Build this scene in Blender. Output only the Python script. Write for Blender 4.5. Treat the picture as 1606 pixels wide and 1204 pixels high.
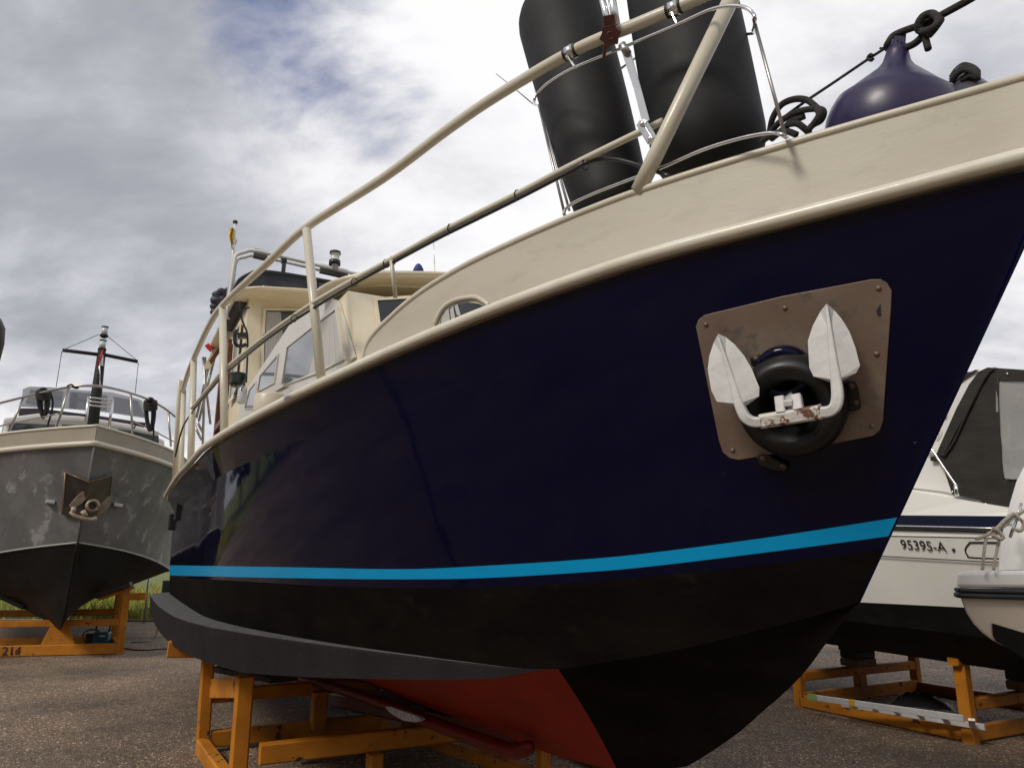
import bpy, math, random
from mathutils import Vector as V, Matrix
from mathutils.bvhtree import BVHTree
random.seed(7)
R = math.radians
for o in list(bpy.data.objects): bpy.data.objects.remove(o)
scene = bpy.context.scene
COL = scene.collection

# ------------------------------------------------------------------ camera, sky, sun, exposure
F = 1160.0; TH = R(13.4); EYE = 1.55
cam = bpy.data.cameras.new('camera'); co = bpy.data.objects.new('camera', cam); COL.objects.link(co)
co.location = (0, 0, EYE); co.rotation_euler = (R(90) + TH, 0, 0)
cam.sensor_width = 36; cam.lens = 36 * F / 1606; cam.clip_start = .05; cam.clip_end = 3000
scene.camera = co
scene.view_settings.view_transform = 'Standard'; scene.view_settings.look = 'None'
scene.view_settings.exposure = 0.52; scene.view_settings.gamma = 1

SUN = V((-.60, -.56, .72)).normalized()          # direction towards the sun
sl = bpy.data.lights.new('sun', 'SUN'); so = bpy.data.objects.new('sun', sl); COL.objects.link(so)
sl.energy = 1.5; sl.angle = R(16); sl.color = (1, .93, .83)
so.rotation_euler = (-SUN).to_track_quat('-Z', 'Y').to_euler()

def ray(px, py):                                 # direction in the world of a pixel of the 1606x1204 photograph
    h = (px - 803) / F; v = (602 - py) / F
    return V((h, math.cos(TH) - v * math.sin(TH), math.sin(TH) + v * math.cos(TH)))

world = bpy.data.worlds.new('World'); scene.world = world; world.use_nodes = True
def build_sky():
    nt = world.node_tree; n = nt.nodes; l = nt.links; n.clear()
    out = n.new('ShaderNodeOutputWorld'); bg = n.new('ShaderNodeBackground'); l.new(bg.outputs[0], out.inputs[0])
    sky = n.new('ShaderNodeTexSky'); sky.sky_type = 'NISHITA'; sky.sun_disc = False
    sky.sun_elevation = math.asin(SUN.z); sky.sun_rotation = math.atan2(SUN.x, SUN.y)
    bg.inputs['Strength'].default_value = .1
    tc = n.new('ShaderNodeTexCoord')
    def math_(op, a, b=None, c=None, clamp=False):
        m = n.new('ShaderNodeMath'); m.operation = op; m.use_clamp = clamp
        for i, x in enumerate((a, b, c)):
            if x is None: continue
            if isinstance(x, (int, float)): m.inputs[i].default_value = x
            else: l.new(x, m.inputs[i])
        return m.outputs[0]
    sep = n.new('ShaderNodeSeparateXYZ'); l.new(tc.outputs['Generated'], sep.inputs[0])
    zz = math_('ADD', math_('MAXIMUM', sep.outputs[2], 0.0), .38)
    comb = n.new('ShaderNodeCombineXYZ')
    l.new(math_('DIVIDE', sep.outputs[0], zz), comb.inputs[0]); l.new(math_('DIVIDE', sep.outputs[1], zz), comb.inputs[1])
    def noise(scale, detail, rough, off, stretch=(1, 1, 1), dist=0.0):
        mp = n.new('ShaderNodeMapping'); mp.inputs['Location'].default_value = off; mp.inputs['Scale'].default_value = stretch
        mp.inputs['Rotation'].default_value = (0, 0, R(25))
        l.new(comb.outputs[0], mp.inputs[0])
        t = n.new('ShaderNodeTexNoise'); t.inputs['Scale'].default_value = scale; t.inputs['Detail'].default_value = detail
        t.inputs['Roughness'].default_value = rough; t.inputs['Distortion'].default_value = dist
        l.new(mp.outputs[0], t.inputs['Vector']); return t.outputs['Fac']
    def ramp(x, a, b, lo=0.0, hi=1.0, smooth=True):
        m = n.new('ShaderNodeMapRange'); m.interpolation_type = 'SMOOTHSTEP' if smooth else 'LINEAR'
        for i, q in ((1, a), (2, b), (3, lo), (4, hi)): m.inputs[i].default_value = q
        l.new(x, m.inputs[0]); return m.outputs[0]
    def lobe(px, py, inner, outer):                # wide patch of cloud or clear air around a direction of the sky
        d = ray(px, py).normalized()
        v = n.new('ShaderNodeVectorMath'); v.operation = 'DOT_PRODUCT'; v.inputs[1].default_value = d
        nm = n.new('ShaderNodeVectorMath'); nm.operation = 'NORMALIZE'; l.new(tc.outputs['Generated'], nm.inputs[0])
        l.new(nm.outputs[0], v.inputs[0])
        return ramp(v.outputs['Value'], math.cos(R(outer)), math.cos(R(inner)))
    big = noise(1.3, 7, .52, (3.1, 1.7, 0), (1, 1.25, 1), .15)
    mid = noise(3.4, 9, .6, (7.3, 2.2, 0), (1, 1.3, 1), .3)
    fine = noise(8.0, 6, .5, (1.3, 5.2, 0), (1, 1.8, 1), .3)
    tex = math_('ADD', math_('MULTIPLY', big, .55), math_('ADD', math_('MULTIPLY', mid, .33), math_('MULTIPLY', fine, .12)))
    bright = math_('ADD', tex, math_('MULTIPLY', lobe(760, 270, 2, 24), .15))
    bright = math_('ADD', bright, math_('MULTIPLY', lobe(480, 520, 1, 17), .05))
    bright = math_('ADD', bright, math_('MULTIPLY', lobe(60, 560, 1, 16), .10))
    bright = math_('ADD', bright, math_('MULTIPLY', lobe(1400, 100, 2, 30), .12))
    bright = math_('ADD', bright, math_('MULTIPLY', lobe(220, 360, 1, 20), -.05))
    b = ramp(bright, .36, .70)
    cr = n.new('ShaderNodeValToRGB'); e = cr.color_ramp
    e.elements[0].position = 0; e.elements[0].color = (2.6, 2.68, 3.0, 1)
    e.elements[1].position = 1; e.elements[1].color = (7.0, 6.9, 7.0, 1)
    m_ = e.elements.new(.45); m_.color = (4.25, 4.3, 4.65, 1)
    l.new(b, cr.inputs[0])
    clear = math_('ADD', math_('SUBTRACT', 1.0, tex), math_('MULTIPLY', lobe(590, 78, 0.5, 15), .38))
    clear = math_('ADD', clear, math_('MULTIPLY', lobe(760, 240, 2, 22), -.2))
    cf = ramp(clear, .66, .84)
    mx = n.new('ShaderNodeMixRGB'); l.new(cf, mx.inputs[0]); l.new(cr.outputs[0], mx.inputs[1])
    blue = n.new('ShaderNodeMixRGB'); blue.blend_type = 'MULTIPLY'; blue.inputs[0].default_value = 1
    l.new(sky.outputs[0], blue.inputs[1]); blue.inputs[2].default_value = (1.0, .84, .92, 1)
    l.new(blue.outputs[0], mx.inputs[2]); l.new(mx.outputs[0], bg.inputs[0])
build_sky()

# ------------------------------------------------------------------ frames
A_ = math.atan2(.466, .884)
U = V((-math.sin(A_), math.cos(A_), 0)); N = V((-math.cos(A_), -math.sin(A_), 0)); Z = V((0, 0, 1))
S0 = V((1.22, 2.4, EYE))                          # main boat: its stem at the waterline; U runs aft, N to starboard
CAM = V((0, 0, EYE))
def B(s, t, z): return S0 + U * s + N * t + Z * z
def loc(p): d = p - S0; return d.dot(U), d.dot(N), d.z
def PT(px, py, t): r = ray(px, py); return CAM + r * ((t - (CAM - S0).dot(N)) / r.dot(N))
def PS(px, py, s): r = ray(px, py); return CAM + r * ((s - (CAM - S0).dot(U)) / r.dot(U))
def PZ(px, py, z): r = ray(px, py); return CAM + r * (z / r.z)
def PY(px, py, y): r = ray(px, py); return CAM + r * (y / r.y)

# ------------------------------------------------------------------ materials
MATS = {}
def mat(name, col, rough=.5, metal=0.0, col2=None, nscale=8.0, nlo=.4, nhi=.65, bump=0.0, bscale=60.0, coat=0.0, spots=None, spscale=30, splo=.62, sphi=.7, stretch=(1, 1, 1), rough2=None, spec=None, alpha=None, trans=0.0):
    if name in MATS: return MATS[name]
    m = bpy.data.materials.new(name); m.use_nodes = True; nt = m.node_tree; n = nt.nodes; l = nt.links
    p = n['Principled BSDF']; p.inputs['Base Color'].default_value = (*col, 1); p.inputs['Roughness'].default_value = rough
    p.inputs['Metallic'].default_value = metal; p.inputs['Coat Weight'].default_value = coat; p.inputs['Coat Roughness'].default_value = .05
    if spec is not None: p.inputs['Specular IOR Level'].default_value = spec
    if alpha is not None: p.inputs['Alpha'].default_value = alpha
    if trans: p.inputs['Transmission Weight'].default_value = trans
    tc = n.new('ShaderNodeTexCoord'); mp = n.new('ShaderNodeMapping'); mp.inputs['Scale'].default_value = stretch
    l.new(tc.outputs['Object'], mp.inputs[0])
    def noise(s, d=6, r=.6):
        t = n.new('ShaderNodeTexNoise'); t.inputs['Scale'].default_value = s; t.inputs['Detail'].default_value = d
        t.inputs['Roughness'].default_value = r; l.new(mp.outputs[0], t.inputs['Vector']); return t.outputs['Fac']
    def rng(x, a, b, c=0, d=1):
        r = n.new('ShaderNodeMapRange')
        for i, q in ((1, a), (2, b), (3, c), (4, d)): r.inputs[i].default_value = q
        l.new(x, r.inputs[0]); return r.outputs[0]
    cur = None
    if col2 is not None:
        mx = n.new('ShaderNodeMixRGB'); l.new(rng(noise(nscale), nlo, nhi), mx.inputs[0])
        mx.inputs[1].default_value = (*col, 1); mx.inputs[2].default_value = (*col2, 1); cur = mx.outputs[0]
    if spots is not None:
        mx = n.new('ShaderNodeMixRGB'); l.new(rng(noise(spscale, 8, .7), splo, sphi), mx.inputs[0])
        if cur is None: mx.inputs[1].default_value = (*col, 1)
        else: l.new(cur, mx.inputs[1])
        mx.inputs[2].default_value = (*spots, 1); cur = mx.outputs[0]
    if cur is not None: l.new(cur, p.inputs['Base Color'])
    if rough2 is not None: l.new(rng(noise(nscale * 1.7), .35, .65, rough, rough2), p.inputs['Roughness'])
    if bump:
        b = n.new('ShaderNodeBump'); b.inputs['Strength'].default_value = bump; b.inputs['Distance'].default_value = .01
        l.new(noise(bscale, 4, .55), b.inputs['Height']); l.new(b.outputs[0], p.inputs['Normal'])
    MATS[name] = m; return m
CREAM = (.60, .545, .43)
cream = mat('cream_paint', CREAM, .35, col2=(.55, .49, .385), nscale=3, bump=.12, bscale=25, spots=(.42, .36, .26), spscale=14, splo=.68, sphi=.8)
creamtube = mat('cream_tube_paint', (.58, .55, .44), .3, col2=(.56, .51, .40), nscale=9, bump=.10, bscale=30, spots=(.22, .18, .11), spscale=24, splo=.71, sphi=.76)
bulwarkm = mat('bulwark_paint', (.49, .455, .365), .5, col2=(.445, .41, .325), nscale=1.6, bump=.05, bscale=30, stretch=(1, 1, 2.5), spots=(.37, .33, .26), spscale=5, splo=.55, sphi=.8)
ivory = mat('ivory_cabin_paint', (.80, .72, .54), .35, col2=(.74, .65, .47), nscale=3, bump=.1, bscale=14)
greyp = mat('pale_grey_panel', (.62, .61, .57), .4, col2=(.56, .55, .51), nscale=4, bump=.08, bscale=20, spots=(.35, .33, .30), spscale=18, splo=.68, sphi=.8)
steel = mat('polished_steel', (.72, .71, .69), .16, 1, rough2=.32, nscale=12)
dullsteel = mat('dull_steel', (.45, .44, .42), .38, 1, col2=(.3, .28, .26), nscale=12)
black = mat('black_rubber', (.012, .012, .013), .42, col2=(.02, .02, .021), nscale=6, rough2=.6, bump=.05, bscale=40)
fenderm = mat('black_fender_vinyl', (.010, .0095, .0095), .6, spec=.28, spots=(.028, .026, .025), spscale=5, splo=.60, sphi=.8, col2=(.015, .014, .0135), nscale=3, rough2=.66, bump=.06, bscale=14)
purple = mat('purple_vinyl', (.022, .016, .058), .30, col2=(.036, .027, .080), nscale=4, rough2=.42, spots=(.06, .05, .09), spscale=7, splo=.6, sphi=.8, bump=.05, bscale=20)
greyvinyl = mat('grey_vinyl', (.10, .09, .11), .35)
ropeb = mat('black_rope', (.018, .017, .016), .8, bump=.8, bscale=160, col2=(.035, .03, .028), nscale=60)
ropew = mat('white_rope', (.55, .50, .42), .8, bump=.8, bscale=120, col2=(.38, .34, .28), nscale=40)
whitep = mat('white_gelcoat', (.78, .765, .72), .2, coat=.3, col2=(.73, .715, .67), nscale=1.5, rough2=.3)
orange = mat('orange_steel_paint', (.50, .185, .012), .5, spec=.3, col2=(.34, .12, .010), nscale=3, spots=(.05, .022, .012), spscale=8, splo=.60, sphi=.63, bump=.12, bscale=20, rough2=.65)
wood = mat('worn_wood', (.22, .13, .06), .7, col2=(.12, .07, .035), nscale=14, stretch=(1, 6, 1))
blackblock = mat('black_block', (.02, .019, .018), .7, col2=(.04, .035, .03), nscale=9)
glass = mat('window_glass', (.16, .17, .18), .06, spec=.8, col2=(.20, .21, .22), nscale=2)
darkglass = mat('dark_window_glass', (.02, .022, .026), .05, spec=.8)
curtain = mat('curtain_cloth', (.46, .455, .44), .9)
canvas = mat('navy_canvas', (.020, .021, .033), .55, col2=(.045, .045, .06), nscale=5, bump=.6, bscale=6, stretch=(1, 1, 4))
gcanvas = mat('charcoal_canvas', (.028, .025, .022), .8, col2=(.037, .033, .029), spec=.25, nscale=3, bump=.35, bscale=8, stretch=(1, 1, 4))
mahog = mat('varnished_wood', (.17, .055, .02), .3, col2=(.09, .03, .012), nscale=10, stretch=(6, 6, 1))
teal = mat('teal_plastic', (.012, .07, .085), .4)
redcloth = mat('red_cloth', (.65, .03, .035), .7); whitecloth = mat('white_cloth', (.75, .75, .75), .7)
yellowcloth = mat('yellow_cloth', (.75, .50, .02), .7); bluecloth = mat('blue_cloth', (.03, .04, .2), .7)
lens = mat('clear_lens', (.55, .57, .58), .12, spec=.8)
greenlens = mat('dark_green_lens', (.002, .016, .012), .15)
plastic = mat('black_plastic', (.015, .015, .016), .3)
brownplast = mat('reddish_brown_plastic', (.10, .032, .026), .35)
navyp = mat('navy_stripe_paint', (.012, .015, .035), .25)

# ------------------------------------------------------------------ mesh builder
WM = {}
class MB:
    def __init__(s): s.v = []; s.f = []; s.sm = []; s.mi = []
    def add(s, vs, fs, smooth=False, mi=0):
        o = len(s.v); s.v += [V(x) for x in vs]; s.f += [[o + i for i in f] for f in fs]
        s.sm += [smooth] * len(fs); s.mi += [mi] * len(fs); return s
    def box(s, c, ax, ay, az, mi=0):              # centre and three half-axis vectors
        c, ax, ay, az = V(c), V(ax), V(ay), V(az)
        vs = [c + ax * i + ay * j + az * k for i in (-1, 1) for j in (-1, 1) for k in (-1, 1)]
        return s.add(vs, [(0, 1, 3, 2), (4, 6, 7, 5), (0, 4, 5, 1), (2, 3, 7, 6), (0, 2, 6, 4), (1, 5, 7, 3)], mi=mi)
    def beam(s, p, q, w, h, up=Z, mi=0, bev=.12):  # bar from p to q, bevelled edges
        p, q = V(p), V(q); d = (q - p).normalized(); a = d.cross(V(up)).normalized(); b = a.cross(d)
        e = min(w, h) * bev; pr = []
        for sx, sy in ((1, 1), (-1, 1), (-1, -1), (1, -1)):
            c1 = a * (sx * (w / 2 - e)) + b * (sy * h / 2); c2 = a * (sx * w / 2) + b * (sy * (h / 2 - e))
            pr += [c2, c1] if sx * sy > 0 else [c1, c2]
        k = len(pr); vs = [p + x for x in pr] + [q + x for x in pr]
        fs = [(i, (i + 1) % k, k + (i + 1) % k, k + i) for i in range(k)] + [tuple(range(k))[::-1], tuple(range(k, 2 * k))]
        return s.add(vs, fs, mi=mi)
    def tube(s, pts, r, n=12, closed=False, mi=0, flat=1.0):
        pts = [V(p) for p in pts]; m = len(pts); rr = r if isinstance(r, (list, tuple)) else [r] * m
        T = []
        for i in range(m):
            a = pts[(i - 1) % m] if (closed or i > 0) else pts[i]; b = pts[(i + 1) % m] if (closed or i < m - 1) else pts[i]
            T.append((b - a).normalized())
        u = T[0].orthogonal().normalized(); vs = []
        for i in range(m):
            u = (u - T[i] * u.dot(T[i])).normalized(); w = T[i].cross(u)
            for k in range(n):
                a = 2 * math.pi * k / n; vs.append(pts[i] + (u * math.cos(a) + w * math.sin(a) * flat) * rr[i])
        fs = []
        for i in range(m if closed else m - 1):
            j = (i + 1) % m
            for k in range(n): fs.append((i * n + k, i * n + (k + 1) % n, j * n + (k + 1) % n, j * n + k))
        s.add(vs, fs, True, mi)
        if not closed:
            o = len(s.v) - len(vs)
            s.f += [[o + k for k in range(n)][::-1], [o + (m - 1) * n + k for k in range(n)]]; s.sm += [False] * 2; s.mi += [mi] * 2
        return s
    def lathe(s, base, axis, prof, n=24, mi=0, smooth=True):   # prof: list of (height, radius)
        base, axis = V(base), V(axis).normalized(); u = axis.orthogonal().normalized(); w = axis.cross(u); vs = []
        for h, r in prof:
            for k in range(n):
                a = 2 * math.pi * k / n; vs.append(base + axis * h + (u * math.cos(a) + w * math.sin(a)) * max(r, 1e-4))
        m = len(prof); fs = [(i * n + k, i * n + (k + 1) % n, (i + 1) * n + (k + 1) % n, (i + 1) * n + k) for i in range(m - 1) for k in range(n)]
        fs += [tuple(range(n))[::-1], tuple((m - 1) * n + k for k in range(n))]
        return s.add(vs, fs, smooth, mi)
    def grid(s, rows, smooth=True, mi=0, flip=False):
        a, b = len(rows), len(rows[0]); vs = [p for r in rows for p in r]; fs = []
        for i in range(a - 1):
            for j in range(b - 1):
                q = (i * b + j, i * b + j + 1, (i + 1) * b + j + 1, (i + 1) * b + j); fs.append(q[::-1] if flip else q)
        return s.add(vs, fs, smooth, mi)
    def slab(s, poly, off, mi=0):                  # polygon thickened by the vector off
        k = len(poly); off = V(off); vs = [V(p) for p in poly] + [V(p) + off for p in poly]
        fs = [tuple(range(k))[::-1], tuple(range(k, 2 * k))] + [(i, (i + 1) % k, k + (i + 1) % k, k + i) for i in range(k)]
        return s.add(vs, fs, mi=mi)
    def frame(s, outer, inner, off, mi=0):         # ring between two polygons of equal count, thickened
        k = len(outer); off = V(off); vs = [V(p) for p in outer + inner]; vs += [p + off for p in vs]; fs = []
        for i in range(k):
            j = (i + 1) % k
            fs += [(i, j, k + j, k + i), (2 * k + i, 3 * k + i, 3 * k + j, 2 * k + j), (i, 2 * k + i, 2 * k + j, j), (k + i, k + j, 3 * k + j, 3 * k + i)]
        return s.add(vs, fs, mi=mi)
    def build(s, name, m, parent=None, label=None, bevel=0):
        inv = WM[parent.name].inverted() if parent else None
        if parent is None:                          # a one-mesh thing: origin at its foot
            xs = [p.x for p in s.v]; ys = [p.y for p in s.v]; zs = [p.z for p in s.v]
            o3 = V(((min(xs) + max(xs)) / 2, (min(ys) + max(ys)) / 2, min(zs))); inv = Matrix.Translation(-o3)
        me = bpy.data.meshes.new(name); me.from_pydata([inv @ p for p in s.v], [], s.f)
        for x in (m if isinstance(m, (list, tuple)) else [m]): me.materials.append(x)
        for i, p in enumerate(me.polygons): p.use_smooth = s.sm[i]; p.material_index = s.mi[i]
        me.update()
        import bmesh
        bm = bmesh.new(); bm.from_mesh(me); bmesh.ops.recalc_face_normals(bm, faces=bm.faces); bm.to_mesh(me); bm.free()
        o = bpy.data.objects.new(name, me); COL.objects.link(o)
        if parent: o.parent = parent; WM[o.name] = WM[parent.name].copy()
        else: o.location = o3; WM[o.name] = Matrix.Translation(o3)
        if bevel:
            b = o.modifiers.new('bevel', 'BEVEL'); b.width = bevel; b.segments = 2; b.limit_method = 'ANGLE'; b.angle_limit = R(40)
        if label: o['label'] = label
        return o
def thing(name, label, cat, location, rz=0, group=None):
    o = bpy.data.objects.new(name, None); COL.objects.link(o); o.empty_display_size = .2
    o.location = location; o.rotation_euler = (0, 0, rz); o['label'] = label; o['category'] = cat
    if group: o['group'] = group
    WM[o.name] = Matrix.Translation(V(location)) @ Matrix.Rotation(rz, 4, 'Z'); return o
def tag(o, label, cat, group=None):
    o['label'] = label; o['category'] = cat
    if group: o['group'] = group
    return o
def spline(pts, n=8, closed=False):
    pts = [V(p) for p in pts]; m = len(pts); out = []
    for i in range(m if closed else m - 1):
        if closed: p0, p1, p2, p3 = (pts[(i + k) % m] for k in (-1, 0, 1, 2))
        else: p0, p1, p2, p3 = pts[max(i - 1, 0)], pts[i], pts[i + 1], pts[min(i + 2, m - 1)]
        for k in range(n):
            t = k / n
            out.append(.5 * ((2 * p1) + (p2 - p0) * t + (2 * p0 - 5 * p1 + 4 * p2 - p3) * t * t + (3 * p1 - p0 - 3 * p2 + p3) * t ** 3))
    if not closed: out.append(pts[-1])
    return out
def interp(tab, x):
    if x <= tab[0][0]: return tab[0][1]
    for i in range(len(tab) - 1):
        (x0, y0), (x1, y1) = tab[i], tab[i + 1]
        if x <= x1:
            ym = tab[i - 1] if i > 0 else (x0 - (x1 - x0), y0 - (y1 - y0)); yp = tab[i + 2] if i + 2 < len(tab) else (x1 + (x1 - x0), y1 + (y1 - y0))
            d = x1 - x0; m0 = (y1 - ym[1]) / (x1 - ym[0]) * d; m1 = (yp[1] - y0) / (yp[0] - x0) * d; t = (x - x0) / d
            return (2 * t ** 3 - 3 * t * t + 1) * y0 + (t ** 3 - 2 * t * t + t) * m0 + (-2 * t ** 3 + 3 * t * t) * y1 + (t ** 3 - t * t) * m1
    return tab[-1][1]
def text_mesh(name, body, m, parent, origin, right, up, size, depth=.002, outline=False, shear=0):
    c = bpy.data.curves.new(name, 'FONT'); c.body = body; c.size = 1; c.extrude = depth / size; c.shear = shear
    if outline: c.fill_mode = 'NONE'; c.bevel_depth = .02; c.extrude = .0
    t = bpy.data.objects.new('tmp', c); COL.objects.link(t); dg = bpy.context.evaluated_depsgraph_get(); dg.update()
    me = bpy.data.meshes.new_from_object(t.evaluated_get(dg)); bpy.data.objects.remove(t)
    right = V(right).normalized(); up = V(up).normalized(); nrm = right.cross(up)
    inv = WM[parent.name].inverted()
    for v in me.vertices: v.co = inv @ (V(origin) + right * v.co.x * size + up * v.co.y * size + nrm * v.co.z * size)
    me.materials.clear(); me.materials.append(m); o = bpy.data.objects.new(name, me); COL.objects.link(o); o.parent = parent; return o

# ------------------------------------------------------------------ ground, field, added trees
def ground_mat():
    m = bpy.data.materials.new('gravel'); m.use_nodes = True; n = m.node_tree.nodes; l = m.node_tree.links; p = n['Principled BSDF']
    tc = n.new('ShaderNodeTexCoord')
    def vor(s, f='F1'):
        t = n.new('ShaderNodeTexVoronoi'); t.inputs['Scale'].default_value = s; l.new(tc.outputs['Object'], t.inputs['Vector']); return t
    def noise(s, d=5, r=.6):
        t = n.new('ShaderNodeTexNoise'); t.inputs['Scale'].default_value = s; t.inputs['Detail'].default_value = d; t.inputs['Roughness'].default_value = r
        l.new(tc.outputs['Object'], t.inputs['Vector']); return t.outputs['Fac']
    v = vor(75); cr = n.new('ShaderNodeValToRGB'); sep = n.new('ShaderNodeSeparateColor'); l.new(v.outputs['Color'], sep.inputs[0]); l.new(sep.outputs[0], cr.inputs[0])
    e = cr.color_ramp; e.elements[0].position = 0; e.elements[0].color = (.050, .042, .035, 1); e.elements[1].position = 1; e.elements[1].color = (.50, .44, .38, 1)
    for pos, c in ((.35, (.085, .070, .057)), (.7, (.115, .095, .077)), (.9, (.15, .125, .103)), (.965, (.28, .25, .22))): q = e.elements.new(pos); q.color = (*c, 1)
    mx = n.new('ShaderNodeMixRGB'); mx.blend_type = 'MULTIPLY'; mx.inputs[0].default_value = 1; l.new(cr.outputs[0], mx.inputs[1])
    c2 = n.new('ShaderNodeValToRGB'); l.new(noise(.42, 9, .72), c2.inputs[0]); c2.color_ramp.elements[0].position = .35; c2.color_ramp.elements[0].color = (.95, .82, .69, 1)
    c2.color_ramp.elements[1].position = .65; c2.color_ramp.elements[1].color = (2.7, 2.25, 1.8, 1); l.new(c2.outputs[0], mx.inputs[2])
    l.new(mx.outputs[0], p.inputs['Base Color']); p.inputs['Roughness'].default_value = .8
    b = n.new('ShaderNodeBump'); b.inputs['Strength'].default_value = .9; b.inputs['Distance'].default_value = .012
    ad = n.new('ShaderNodeMath'); ad.operation = 'ADD'; l.new(v.outputs['Distance'], ad.inputs[0]); l.new(noise(18), ad.inputs[1]); l.new(ad.outputs[0], b.inputs['Height'])
    l.new(b.outputs[0], p.inputs['Normal']); return m
g = MB(); g.add([(-600, -600, 0), (600, -600, 0), (600, 900, 0), (-600, 900, 0)], [(0, 1, 2, 3)])
gr = g.build('ground', ground_mat()); gr['kind'] = 'structure'
fieldm = mat('field_grass', (.10, .16, .02), .9, col2=(.20, .17, .05), nscale=1.2, spots=(.26, .16, .06), spscale=5, splo=.55, sphi=.7)
g = MB(); g.grid([[V((-300 + i * 20, 20.2 + .25 * math.sin(i * 1.7) if j == 0 else 20.2 + j * 40, .02 if j == 0 else .05)) for i in range(31)] for j in range(8)])
fld = g.build('field', fieldm); fld['kind'] = 'structure'
grassm = mat('grass_blades', (.26, .33, .025), .7, col2=(.45, .36, .08), nscale=1.5, nlo=.4, nhi=.6, spots=(.30, .17, .06), spscale=7, splo=.6, sphi=.68)
g = MB(); rnd = random.Random(3)
for i in range(26000):
    y = 20.3 + rnd.random() ** 1.6 * 14; x = -1.05 * y + rnd.random() * (y * .75)
    h = rnd.uniform(.12, .5) * (1 + .5 * math.sin(x * 1.3) * math.sin(y * .9)); a = rnd.random() * 6.28; w = rnd.uniform(.012, .03)
    lx, ly = rnd.uniform(-.5, .5) * h, rnd.uniform(-.5, .5) * h; dx, dy = math.cos(a) * w, math.sin(a) * w
    g.add([(x - dx, y - dy, .03), (x + dx, y + dy, .03), (x + dx * .7 + lx * .4, y + ly * .4 + dy * .7, h * .6), (x + lx, y + ly, h), (x - dx * .7 + lx * .4, y + ly * .4 - dy * .7, h * .6)], [(0, 1, 2, 3, 4)])
o = g.build('grass', grassm); o['kind'] = 'stuff'; tag(o, 'tall yellow green grass beyond the wire fence', 'grass')
# added unseen trees left of and behind the camera, darkening the hull reflection
added_woodm = mat('added_foliage', (.025, .045, .012), .9, col2=(.05, .07, .02), nscale=.5)
g = MB(); rnd = random.Random(12)
for k in range(46):
    a = R(-50 - k * 5.2); d = rnd.uniform(42, 60); cx, cy = math.sin(a) * d, math.cos(a) * d; hh = rnd.uniform(6, 11)
    g.tube([(cx, cy, 0), (cx, cy, hh * .6)], [.3, .15], 6)
    for q in range(170):
        u_, v_ = rnd.random() * 6.28, rnd.uniform(-1, 1); rr_ = rnd.random() ** .4; w_ = math.sqrt(1 - v_ * v_) * rr_ * hh * .45
        p = V((cx + math.cos(u_) * w_, cy + math.sin(u_) * w_, hh * .58 + v_ * rr_ * hh * .42)); e1 = V((rnd.uniform(-1, 1), rnd.uniform(-1, 1), rnd.uniform(-1, 1))).normalized() * .75; e2 = e1.orthogonal().normalized() * .7
        g.add([p - e1 - e2, p + e1 - e2 * .6, p + e1 * .7 + e2, p - e1 * .8 + e2], [(0, 1, 2, 3)])
o = g.build('wood', added_woodm); o['kind'] = 'stuff'; tag(o, 'added row of unseen leafy trees that darkens the hull reflection', 'trees')
# loose stones lying on the gravel
stonem = mat('loose_stones', (.10, .078, .062), .8, col2=(.30, .25, .21), nscale=2.2, nlo=.5, nhi=.62)
g = MB(); rnd = random.Random(5)
for i in range(9000):
    y = 4.6 + rnd.random() ** 1.4 * 9; x = rnd.uniform(-.78, .78) * y; r = rnd.uniform(.004, .012); a = rnd.random() * 6
    pts = [(x + r * math.cos(a + k * 1.57) * rnd.uniform(.7, 1.3), y + r * math.sin(a + k * 1.57) * rnd.uniform(.7, 1.3), 0.001) for k in range(4)]
    g.add(pts + [(x, y, r * .9)], [(0, 1, 4), (1, 2, 4), (2, 3, 4), (3, 0, 4)])
o = g.build('gravel', stonem); o['kind'] = 'stuff'; tag(o, 'small loose stones scattered over the gravel yard', 'gravel')

# ------------------------------------------------------------------ main boat
def bR(s):
    x = (s + .66) / 4.94
    if x <= 0: return 0
    b = 1.7 * (1 - (1 - min(x, 1)) ** 1.8)
    if s > 6: b -= .06 * ((s - 6) / 3.4) ** 1.5
    if s > 9.4: b *= max(0, 1 - ((s - 9.4) / 1.5) ** 2.5) ** .5
    return b
def bC(s):
    x = (s - .16) / 5.2
    if x <= 0: return 0
    b = 1.5 * (1 - (1 - min(x, 1)) ** 1.9)
    if s > 6: b -= .03 * ((s - 6) / 3.4) ** 1.5
    if s > 9.4: b *= max(0, 1 - ((s - 9.4) / 1.5) ** 2.5) ** .5
    return b
ZR = [(-.72, 1.09), (-.58, 1.086), (-.3, 1.072), (0, 1.062), (.43, 1.05), (.95, 1.005), (1.3, .968), (1.68, .926), (2.2, .87), (2.94, .806), (3.85, .765), (5.0, .765), (6, .785), (7.5, .80), (9.4, .815), (10.9, .84)]
ZC = [(.16, -.135), (.25, -.17), (.65, -.30), (.98, -.384), (1.27, -.44), (2, -.446), (3.5, -.44), (7, -.435), (10.9, -.43)]
zR = lambda s: interp(ZR, s); zC = lambda s: interp(ZC, s)
KEEL = [(.16, -.135), (.268, -.235), (.401, -.373), (.508, -.462), (.629, -.55), (.744, -.635), (.966, -.773), (1.095, -.839), (1.6, -.954), (2.37, -1.02), (4, -1.07), (8, -1.08), (10.9, -.7)]
def sRof(sc): return sc - .80 * max(0, 1 - (sc - .16) / 3.4) ** 2 if sc < 3.56 else sc
def sKof(sc):
    if sc > 4: return sc
    return interp([(.16, .165), (.4, .52), (.8, 1.08), (1.27, 1.62), (2, 2.25), (4, 4)], sc)
NU = 90; NV = 26
us = [.16 + (10.88 - .16) * (i / NU) ** 1.7 for i in range(NU)] + [10.85]
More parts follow.
